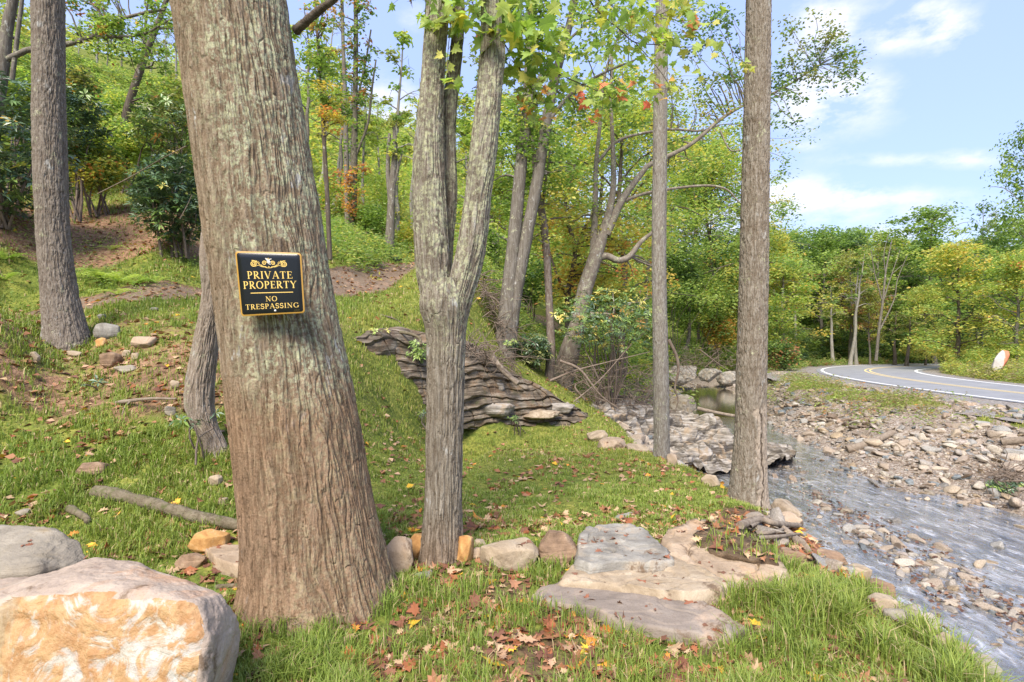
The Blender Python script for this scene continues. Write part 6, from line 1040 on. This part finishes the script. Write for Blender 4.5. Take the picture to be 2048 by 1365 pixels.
def stones():
    k = rs(55); n = 120000; ang = np.radians(k.uniform(4, 46, n)); r = np.exp(k.uniform(math.log(5), math.log(42), n)); x = np.sin(ang) * r; y = np.cos(ang) * r; z = G(x, y); g, gr, li, pa, wo = zones(x, y, z)
    rd = pdist(x, y, ROADS); near_left = (x < 6.2) & (y < 13) 
    pat = fbm(np.stack((x * .8, y * .8, 0 * x), -1), 3, 131); ok = (k.rand(n) < np.where(z < -1.5, 1, sm(.30, .46, pat) + .3)) & (gr > .45) & (z > WZ - .06) & (rd > 4.9) & (y < 44) & ~((x < 5.8) & (y < 11)); x, y, z, r = x[ok][:21000], y[ok][:21000], z[ok][:21000], r[ok][:21000]; m = len(x)
    s = .0105 * (1 - k.rand(m)) ** -.62 * (.5 + r / 15); s = np.minimum(s, .17); water = z < WZ + .25; s = np.where(water, s * .6, s)
    bx, by, bs = [], [], []                                   # bars and lone stones standing in the creek
    bars = [[(1560, 955), (1600, 965), (1640, 985)], [(1610, 985), (1680, 1020), (1760, 1060)], [(1640, 1010), (1700, 1060), (1780, 1110), (1850, 1160), (1900, 1220)], [(1780, 1050), (1880, 1110), (1960, 1180), (2060, 1250)], [(1800, 1090), (1850, 1130), (1900, 1190)], [(1920, 1170), (2000, 1230), (2060, 1300)], [(1545, 935), (1620, 940), (1760, 958), (1900, 1000)], [(1600, 1040), (1640, 1060), (1700, 1090)], [(1720, 1070), (1800, 1080)], [(1300, 778), (1340, 800), (1360, 812)], [(1380, 786), (1340, 780)], [(1440, 800), (1490, 810)]]
    for b, cnt in zip(bars, (60, 100, 300, 240, 90, 170, 200, 40, 40, 60, 30, 30)):
        q = spline(np.array(b, float), 40); i = k.randint(40, size=cnt); uu = q[i, 0] + k.randn(cnt) * 16; vv = q[i, 1] + k.randn(cnt) * 9; w = np.array([Zp(a, max(c, 760), WZ) for a, c in zip(uu, vv)]); bx.append(w[:, 0]); by.append(w[:, 1]); bs.append(.013 * (1 - k.rand(cnt)) ** -.55)
    uu = k.uniform(1560, 2060, 900); vv = k.uniform(935, 1330, 900); w = np.array([Zp(a, c, WZ) for a, c in zip(uu, vv)]); bx.append(w[:, 0]); by.append(w[:, 1]); bs.append(.009 * (1 - k.rand(900)) ** -.5)
    bx, by, bs = np.concatenate(bx), np.concatenate(by), np.minimum(np.concatenate(bs), .11); keep = G(bx, by) < WZ + .15; bx, by, bs = bx[keep], by[keep], bs[keep]
    big = [(1660, 905, .30), (1745, 890, .33), (1620, 870, .26), (1600, 880, .22), (1690, 985, .10), (1640, 1035, .12), (1855, 1000, .13), (1925, 995, .13), (1815, 998, .12), (1700, 955, .10), (1800, 1150, .12), (1868, 1115, .15), (1672, 1155, .0), (1890, 965, .2), (1930, 1010, .2), (1975, 1012, .22), (1985, 990, .22), (2030, 1010, .3), (1960, 975, .2), (1905, 985, .24), (1845, 935, .22), (1832, 870, .22), (1770, 935, .24), (1880, 940, .18), (1910, 870, .2), (1860, 860, .18), (1570, 850, .25), (1610, 845, .2), (1560, 830, .26), (1545, 850, .3), (1590, 905, .12), (1690, 850, .2), (1660, 830, .2), (1635, 800, .2), (1700, 810, .16), (1735, 850, .2), (1640, 860, .24)]
    bw = []; 
    for u, v, q in big:
        if q == 0: continue
        p = hit(u, v); 
        if p[2] < WZ: p = Zp(u, v, WZ); q = q * .75
        bw.append((p[0], p[1], max(p[2], WZ), q * .82))
    bw = np.array(bw)
    X = np.concatenate((bw[:, 0], x, bx)); Y = np.concatenate((bw[:, 1], y, by)); Zz = np.concatenate((bw[:, 2], np.maximum(z, WZ - .03), np.full(len(bx), WZ - .005))); S_ = np.concatenate((bw[:, 3], s, bs)); app = S_ / Y; app[:len(bw)] += 9; inw = np.concatenate((bw[:, 2] < WZ + .06, water & (z < WZ + .03), np.ones(len(bx), bool)))
    vis = (np.abs(X / Y) < .96); order = np.argsort(-(app * vis)); top = order[:190]; rest = order[190:]
    col = lambda m_: np.array([(1, 1, 1)])
    src = []
    for i, (V, F) in enumerate(SM):
        me = MB(); me.add(V, F); o = me.build('creek_stone', M_STONE, None, True); o.location = (0, 0, 0); src.append(o)
    lands = [(1545, 'the scarred trunk'), (1660, 'the creek bend'), (1745, 'the driftwood log'), (1900, 'the middle of the bank'), (2050, 'the right edge')]
    for j, i in enumerate(top):
        o = src[j % 12] if j < 12 else src[j % 12].copy()
        if j >= 12: COL.objects.link(o)
        q = S_[i] * (.9 if app[i] < 9 else .75); o.location = (float(X[i]), float(Y[i]), float(Zz[i] + q * .15)); o.scale = (q, q, q * (1 + .4 * k.rand())); o.rotation_euler = (k.randn() * .2, k.randn() * .2, k.rand() * 6.3)
        w_ = bool(inw[i]); o['category'] = 'stone'; big_ = S_[i] > .17
        o['label'] = ('small wet stone standing in the shallow creek' if w_ and not big_ else 'larger wet stone in the shallow creek' if w_ else 'large rough stone on the gravel bank across the creek' if big_ else 'fist-sized tan or grey stone on the gravel bank across the creek')
        uu_ = 1024 + X[i] / Y[i] * FPX; hz = Zz[i]; where = 'right beside the scarred trunk' if uu_ < 1590 else 'left of the driftwood log' if uu_ < 1690 else 'near the driftwood log' if uu_ < 1800 else 'on the middle of the bank' if uu_ < 1930 else 'towards the right edge'
        if not w_: o['label'] = ('large rough ' if big_ else 'small angular ') + 'stone ' + ('at the waterline' if hz < -1.6 else 'half way up the gravel bank' if hz < -1.15 else 'at the top of the gravel bank') + ', ' + where
        else: o['label'] = ('larger' if big_ or S_[i] > .08 else 'small') + ' wet stone in the shallow creek, ' + ('near side' if Y[i] < 8 else 'middle' if Y[i] < 12 else 'far side') + ', ' + where.replace('on the middle of the bank', 'mid-channel')
        o['group'] = 'stones standing in the creek' if w_ else 'stones on the gravel bank'
    kb = rs(66); nb = 108; yb = kb.uniform(2.3, 7.2, nb); xb = bank_edge(yb) + .15 + np.abs(kb.randn(nb)) * .75; zb = G(xb, yb)
    for j in range(nb):
        o = src[j % 12].copy(); COL.objects.link(o); q = float(min(.12, .032 * (1 - kb.rand()) ** -.6)); o.location = (float(xb[j]), float(yb[j]), max(float(zb[j]), WZ) + q * .1); o.scale = (q, q, q); o.rotation_euler = (kb.randn() * .3, kb.randn() * .3 + .3, kb.rand() * 6.3)
        o['category'] = 'stone'; o['label'] = 'stone in the soil of the near creek bank ' + ('beside the scarred trunk' if yb[j] > 5 else 'below the peach boulder' if yb[j] > 3.6 else 'along the tall grass, bottom right'); o['group'] = 'stones in the near creek bank'
    mb = MB(); kc = np.array([(.30, .245, .19), (.40, .34, .26), (.25, .235, .215), (.46, .42, .35), (.22, .165, .12), (.36, .28, .185), (.20, .225, .235), (.42, .36, .31), (.34, .26, .19)])
    for i in rest:
        V, F = (SL2 if app[i] > .006 else SL)[k.randint(10)]; a = k.rand() * 6.3; c, s_ = math.cos(a), math.sin(a); q = S_[i] * .95; t = k.randn(2) * .25; W = V * q; W = np.stack((W[:, 0] * c - W[:, 1] * s_, W[:, 0] * s_ + W[:, 1] * c, W[:, 2] * (.8 + .6 * k.rand()) + W[:, 0] * t[0] + W[:, 1] * t[1]), 1)
        cc = kc[k.randint(9)] * (.85 + .4 * k.rand()); cc = cc * (.55 if inw[i] else .74); mb.add(W + np.array([X[i], Y[i], Zz[i] + q * .12]), F, cc)
    t = NT('gravel_stone'); n = t.noise(t.coord('Object'), 18, 5, .65); t.bsdf(t.mix(1., t.attr(), t.mix(t.rng(n, .35, .65), (.7, .68, .66), (1.2, 1.2, 1.2)), 'MULTIPLY'), .8, t.bump(n, .01), .3); o = mb.build('bank_gravel', t.m, None, False); tag(o, 'loose gravel and small stones on the bank and in the creek', 'gravel', kind='stuff')
stones()

# ---------------------------------------------------------------- grass and fallen leaves
def on_rock(x, y): 
    return (pdist_rocks(x, y) < 0)
ROCKS = [(o.location[0], o.location[1], max(o.dimensions[0], o.dimensions[1]) / 2) for o in COL.objects if o.type == 'MESH' and o.parent is None and o.get('category') in ('rock', 'boulder', 'stone') and o.get('group') not in ('stones standing in the creek', 'stones on the gravel bank', 'stones in the near creek bank')]
bpy.context.view_layer.update()
from mathutils.bvhtree import BVHTree
from mathutils import Vector
SLABS = []
for o in COL.objects:
    if o.type == 'MESH' and o.parent is None and o.get('category') in ('rock', 'boulder', 'rock outcrop', 'stone') and o.get('group') not in ('stones standing in the creek', 'stones on the gravel bank', 'stones in the near creek bank'):
        a = np.empty(len(o.data.vertices) * 3, np.float32); o.data.vertices.foreach_get('co', a); a = a.reshape(-1, 3) + np.array(o.location, np.float32)
        if a[:, 1].min() < 16: SLABS.append((a.min(0), a.max(0), BVHTree.FromPolygons([tuple(p) for p in a], [tuple(p.vertices) for p in o.data.polygons])))
SOIL = []
for o in COL.objects:
    if o.type == 'MESH' and o.get('category') == 'soil':
        a = np.empty(len(o.data.vertices) * 3, np.float32); o.data.vertices.foreach_get('co', a); a = a.reshape(-1, 3) + np.array(o.location, np.float32); SOIL.append((a.min(0), a.max(0), BVHTree.FromPolygons([tuple(p) for p in a], [tuple(p.vertices) for p in o.data.polygons])))
def soil_top(x, y, z, m, cover=13):
    for lo, hi, b in SOIL:
        for i in np.nonzero((x > lo[0]) & (x < hi[0]) & (y > lo[1]) & (y < hi[1]))[0]:
            h = b.ray_cast(Vector((x[i], y[i], float(hi[2]) + .1)), Vector((0, 0, -1)))
            if h[0] is not None: z[i] = h[0][2]; m[i] = (i * 7919) % 100 > cover
    return z, m
def rock_top(x, y, z):
    """height of the rock over each ground point (or the ground itself)"""
    out = z.copy(); m = np.zeros(len(x), bool)
    for lo, hi, b in SLABS:
        idx = np.nonzero((x > lo[0]) & (x < hi[0]) & (y > lo[1]) & (y < hi[1]))[0]
        for i in idx:
            h = b.ray_cast(Vector((x[i], y[i], float(hi[2]) + .1)), Vector((0, 0, -1)))
            if h[0] is not None and h[0][2] > out[i] + .004: out[i] = h[0][2]; m[i] = True
    return out, m
def blades(name, n, r0, r1, amax, L, W, seed, label, dens=None, amin=None):
    k = rs(seed); ang = np.radians(k.uniform(-amax if amin is None else amin, amax, n)); r = np.exp(k.uniform(math.log(r0), math.log(r1), n)); x = np.sin(ang) * r; y = np.cos(ang) * r; z = G(x, y); g, gr, li, pa, wo = zones(x, y, z); p = np.stack((x, y, 0 * x), 1)
    tuft = fbm(p * 5.5, 3, 61); big = fbm(p * 1.1, 3, 66); pr = g * sm(.30, .58, tuft * .55 + big * .45) * (1.0 if dens is None else dens(x, y)) + .10 * g; ok = (k.rand(n) < pr) & (z > -1.3) & (pdist(x, y, ROADS) > 4.5); x, y, z, r, tuft, big = [q[ok] for q in (x, y, z, r, tuft, big)]
    zz, m = rock_top(x, y, z); z, m = soil_top(x, y, z, m); x, y, z, r, tuft, big = [q[~m] for q in (x, y, z, r, tuft, big)]; n = len(x)
    az = k.rand(n) * 6.283; l = L(x, y, r) * (.45 + .9 * k.rand(n)) * (.6 + .9 * sm(.35, .65, tuft)); w = W(x, y, r); b = np.stack((x, y, z - .01), 1); s = np.stack((-np.sin(az), np.cos(az), 0 * az), 1); d = np.stack((np.cos(az), np.sin(az), 0 * az), 1); lean = (.15 + .75 * k.rand(n))[:, None]; up = np.array([0, 0, 1.])
    c1 = b + (up * .55 + d * lean * .25) * l[:, None]; c2 = b + (up * (.95 - .35 * lean) + d * lean * .85) * l[:, None]; V = np.stack((b - s * w[:, None], b + s * w[:, None], c1 + s * w[:, None] * .8, c1 - s * w[:, None] * .8, c2), 1).reshape(-1, 3)
    base = np.array([.25, .34, .06]); yel = np.array([.46, .43, .11]); dry = np.array([.50, .39, .22]); dk = np.array([.13, .20, .045]); t = k.rand(n, 1); farf = sm(4, 9, r)[:, None] * (x > -3)[:, None]; c = base * (1 - t) + dk * t; c = c + (yel - c) * np.clip(.22 + .5 * farf + .5 * (big[:, None] - .5), 0, 1) * k.rand(n, 1); c = np.where(k.rand(n, 1) < .07, dry, c); c = np.repeat(c, 5, 0)
    c = c.reshape(-1, 5, 3); c[:, 4] *= 1.2; i = np.arange(n)[:, None] * 5; mb = MB(); mb.add(V, i + np.array([[0, 1, 2, 3]]), c.reshape(-1, 3)); v0 = mb.n; mb.L.append((i + np.array([[3, 2, 4]])).ravel()); mb.S.append(np.full(n, 3)); o = mb.build(name, M_GRASS, None, False); tag(o, label, 'grass', kind='stuff')
def Lf(x, y, r):
    corner = sm(.6, 1.5, x) * sm(3.9, 3.0, y); return .042 + .04 * sm(4.2, 3.0, r) + .045 * corner + .03 * sm(-1, -3, x) + .02 * sm(6, 12, r)
def Wf(x, y, r): return .0011 + .00055 * r
def Df(x, y): return .34 - .18 * np.exp(-((x - .3) / 1.1) ** 2 - ((y - 2.4) / .5) ** 2) + .65 * np.maximum(sm(.6, 1.4, x) * sm(4, 3, y), sm(3.2, 4.2, np.hypot(x, y))) + .5 * sm(-.2, -.8, x)
blades('grass', 300000, 1.7, 6, 47, Lf, Wf, 71, 'green grass growing round the trunks and rocks', Df)
blades('grass', 330000, 5.2, 30, 44, Lf, Wf, 72, 'short yellow-green grass on the lawn and the slopes', amin=-44)
def litter():
    k = rs(81); LP = np.array([(.26, .12, .06), (.36, .18, .10), (.20, .09, .055), (.42, .27, .17), (.30, .11, .05), (.16, .075, .05), (.48, .33, .20)]); YL = np.array([(.62, .38, .04), (.6, .25, .05)])
    n = 62000; ang = np.radians(k.uniform(-46, 47, n)); r = np.exp(k.uniform(math.log(1.9), math.log(24), n)); x = np.sin(ang) * r; y = np.cos(ang) * r; z = G(x, y); g, gr, li, pa, wo = zones(x, y, z); p = np.stack((x, y, 0 * x), 1); f = fbm(p * 1.7, 3, 91); f2 = fbm(p * 6, 2, 93)
    near = .14 * np.exp(-((x - .35) / 1.0) ** 2 - ((y - 2.35) / .45) ** 2) + np.exp(-((x - .7) / 1.2) ** 2 - ((y - 3.0) / .8) ** 2) * .25 + np.exp(-((x - .3) / 1.6) ** 2 - ((y - 4.2) / .35) ** 2) * .7
    pr = (.15 + .8 * sm(.42, .62, f)) * (.25 + .9 * sm(.42, .6, f2)) * .45 + li * .55 + near; pr = np.minimum(pr, np.where(r < 4.2, .26, .8)); ok = (k.rand(n) < pr) & (z > -1.2) & (x < 9) & (gr < .5); x, y, z, r = [q[ok] for q in (x, y, z, r)]; zz, m = rock_top(x, y, z); zz, m = soil_top(x, y, zz, m, 100); quartz = (x < -.9) & (y < 2.75); keep = (~m) | ((k.rand(len(x)) < .13) & ~quartz); x, y, zz, r, m = x[keep], y[keep], zz[keep], r[keep], m[keep]; n = len(x)
    C = np.stack((x, y, zz + .004 + .022 * k.rand(n) * (~m) * sm(10, 4, r)), 1); col = LP[k.randint(7, size=n)]; yl = k.rand(n) < .05; col[yl] = YL[k.randint(2, size=yl.sum())]; col[m] = np.array([(.26, .11, .065), (.20, .10, .065)])[k.randint(2, size=m.sum())]
    size = np.where(r < 4.6, .05 + .05 * k.rand(n) ** 2, .045 + .0035 * r) * np.where(m, .6, 1); nearm = r < 5.2; mb = MB()
    shaped_leaves(mb, C[nearm & (k.rand(n) < .5)], .065, col[:1].repeat((nearm).sum(), 0)[:0] if False else LP[k.randint(7, size=n)][:0] if False else np.zeros((0, 3)), k, oak(), 0.05, .5) if False else None
    a = nearm & (k.rand(n) < .55); shaped_leaves(mb, C[a], size[a], col[a], k, oak(), .06, .7); b = nearm & ~a; shaped_leaves(mb, C[b], size[b], col[b], k, lobed(), .06, .7)
    c = ~nearm; leaves(mb, C[c], size[c] * 1.15, col[c], k, .75, .05, .7); o = mb.build('fallen_leaves', M_DRY, None, False); tag(o, 'brown and rust fallen leaves scattered over grass, path and rocks', 'fallen leaves', kind='stuff')
    # wet leaves caught on the stones in the creek
    mb = MB(); n = 380; bars = [[(1640, 1010), (1700, 1060), (1780, 1110), (1850, 1160), (1900, 1220)], [(1780, 1050), (1880, 1110), (1960, 1180), (2060, 1250)], [(1610, 985), (1680, 1020), (1760, 1060)]]; q = np.vstack([spline(np.array(b, float), 60) for b in bars]); i = k.randint(len(q), size=n); W = np.array([Zp(a_, c_, WZ + .03) for a_, c_ in q[i] + k.randn(n, 2) * np.array([18, 9])]); leaves(mb, W, .07, np.array([(.15, .085, .06), (.11, .06, .045), (.22, .13, .09)])[k.randint(3, size=n)], k, .7, .1, .6); o = mb.build('wet_leaves', M_DRY, None, False); tag(o, 'dark wet leaves caught on the creek stones', 'wet leaves', kind='stuff')
litter()
def big_leaves():
    k = rs(99); rows = [(712, 1312, .115, (.52, .17, .05), oak, 'large orange oak leaf on the ground below the leaning trunk'), (1035, 1212, .09, (.55, .22, .05), oak, 'bright orange leaf on the grass left of the mauve slab'), (1150, 1235, .08, (.5, .27, .06), oak, 'curled yellow-brown leaf beside the mauve slab'), (1140, 1150, .05, (.65, .38, .05), lobed, 'small yellow leaf at the left tip of the tan slab'), (190, 1096, .07, (.68, .38, .05), lobed, 'yellow leaf in the grass above the quartz boulder'), (232, 1040, .06, (.68, .40, .06), lobed, 'yellow leaf just below the old log'),
        (1035, 1290, .09, (.48, .30, .18), oak, 'pale tan leaf in the foreground grass, bottom middle'), (730, 1195, .09, (.34, .10, .05), oak, 'rust-red leaf leaning at the right foot of the leaning trunk'), (60, 970, .11, (.36, .17, .10), oak, 'brown curled leaf in the grass at the left edge'), (360, 1012, .07, (.62, .38, .06), lobed, 'yellow leaf on the old log'), (1010, 1255, .10, (.36, .18, .10), oak, 'brown leaf below the bright orange one'), (1090, 1262, .09, (.40, .15, .08), oak, 'reddish-brown leaf right of the brown one in the foreground'), (640, 1340, .09, (.40, .2, .11), oak, 'brown leaf beside the large orange oak leaf'), (1250, 1358, .09, (.5, .26, .12), oak, 'tan-orange leaf at the bottom edge')]
    for u, v, s, c, fn, l in rows:
        p = hit(u, v); p[2] += .03; mb = MB(); kk = rs(int(u)); shaped_leaves(mb, p[None], s, np.array([c]), kk, fn(), .05, .5, np.array([0, -.5, 1.])); o = mb.build('fallen_leaf', M_DRY, None, False, tuple(p)); tag(o, l, 'leaf', 'large fallen leaves in the foreground')
big_leaves()
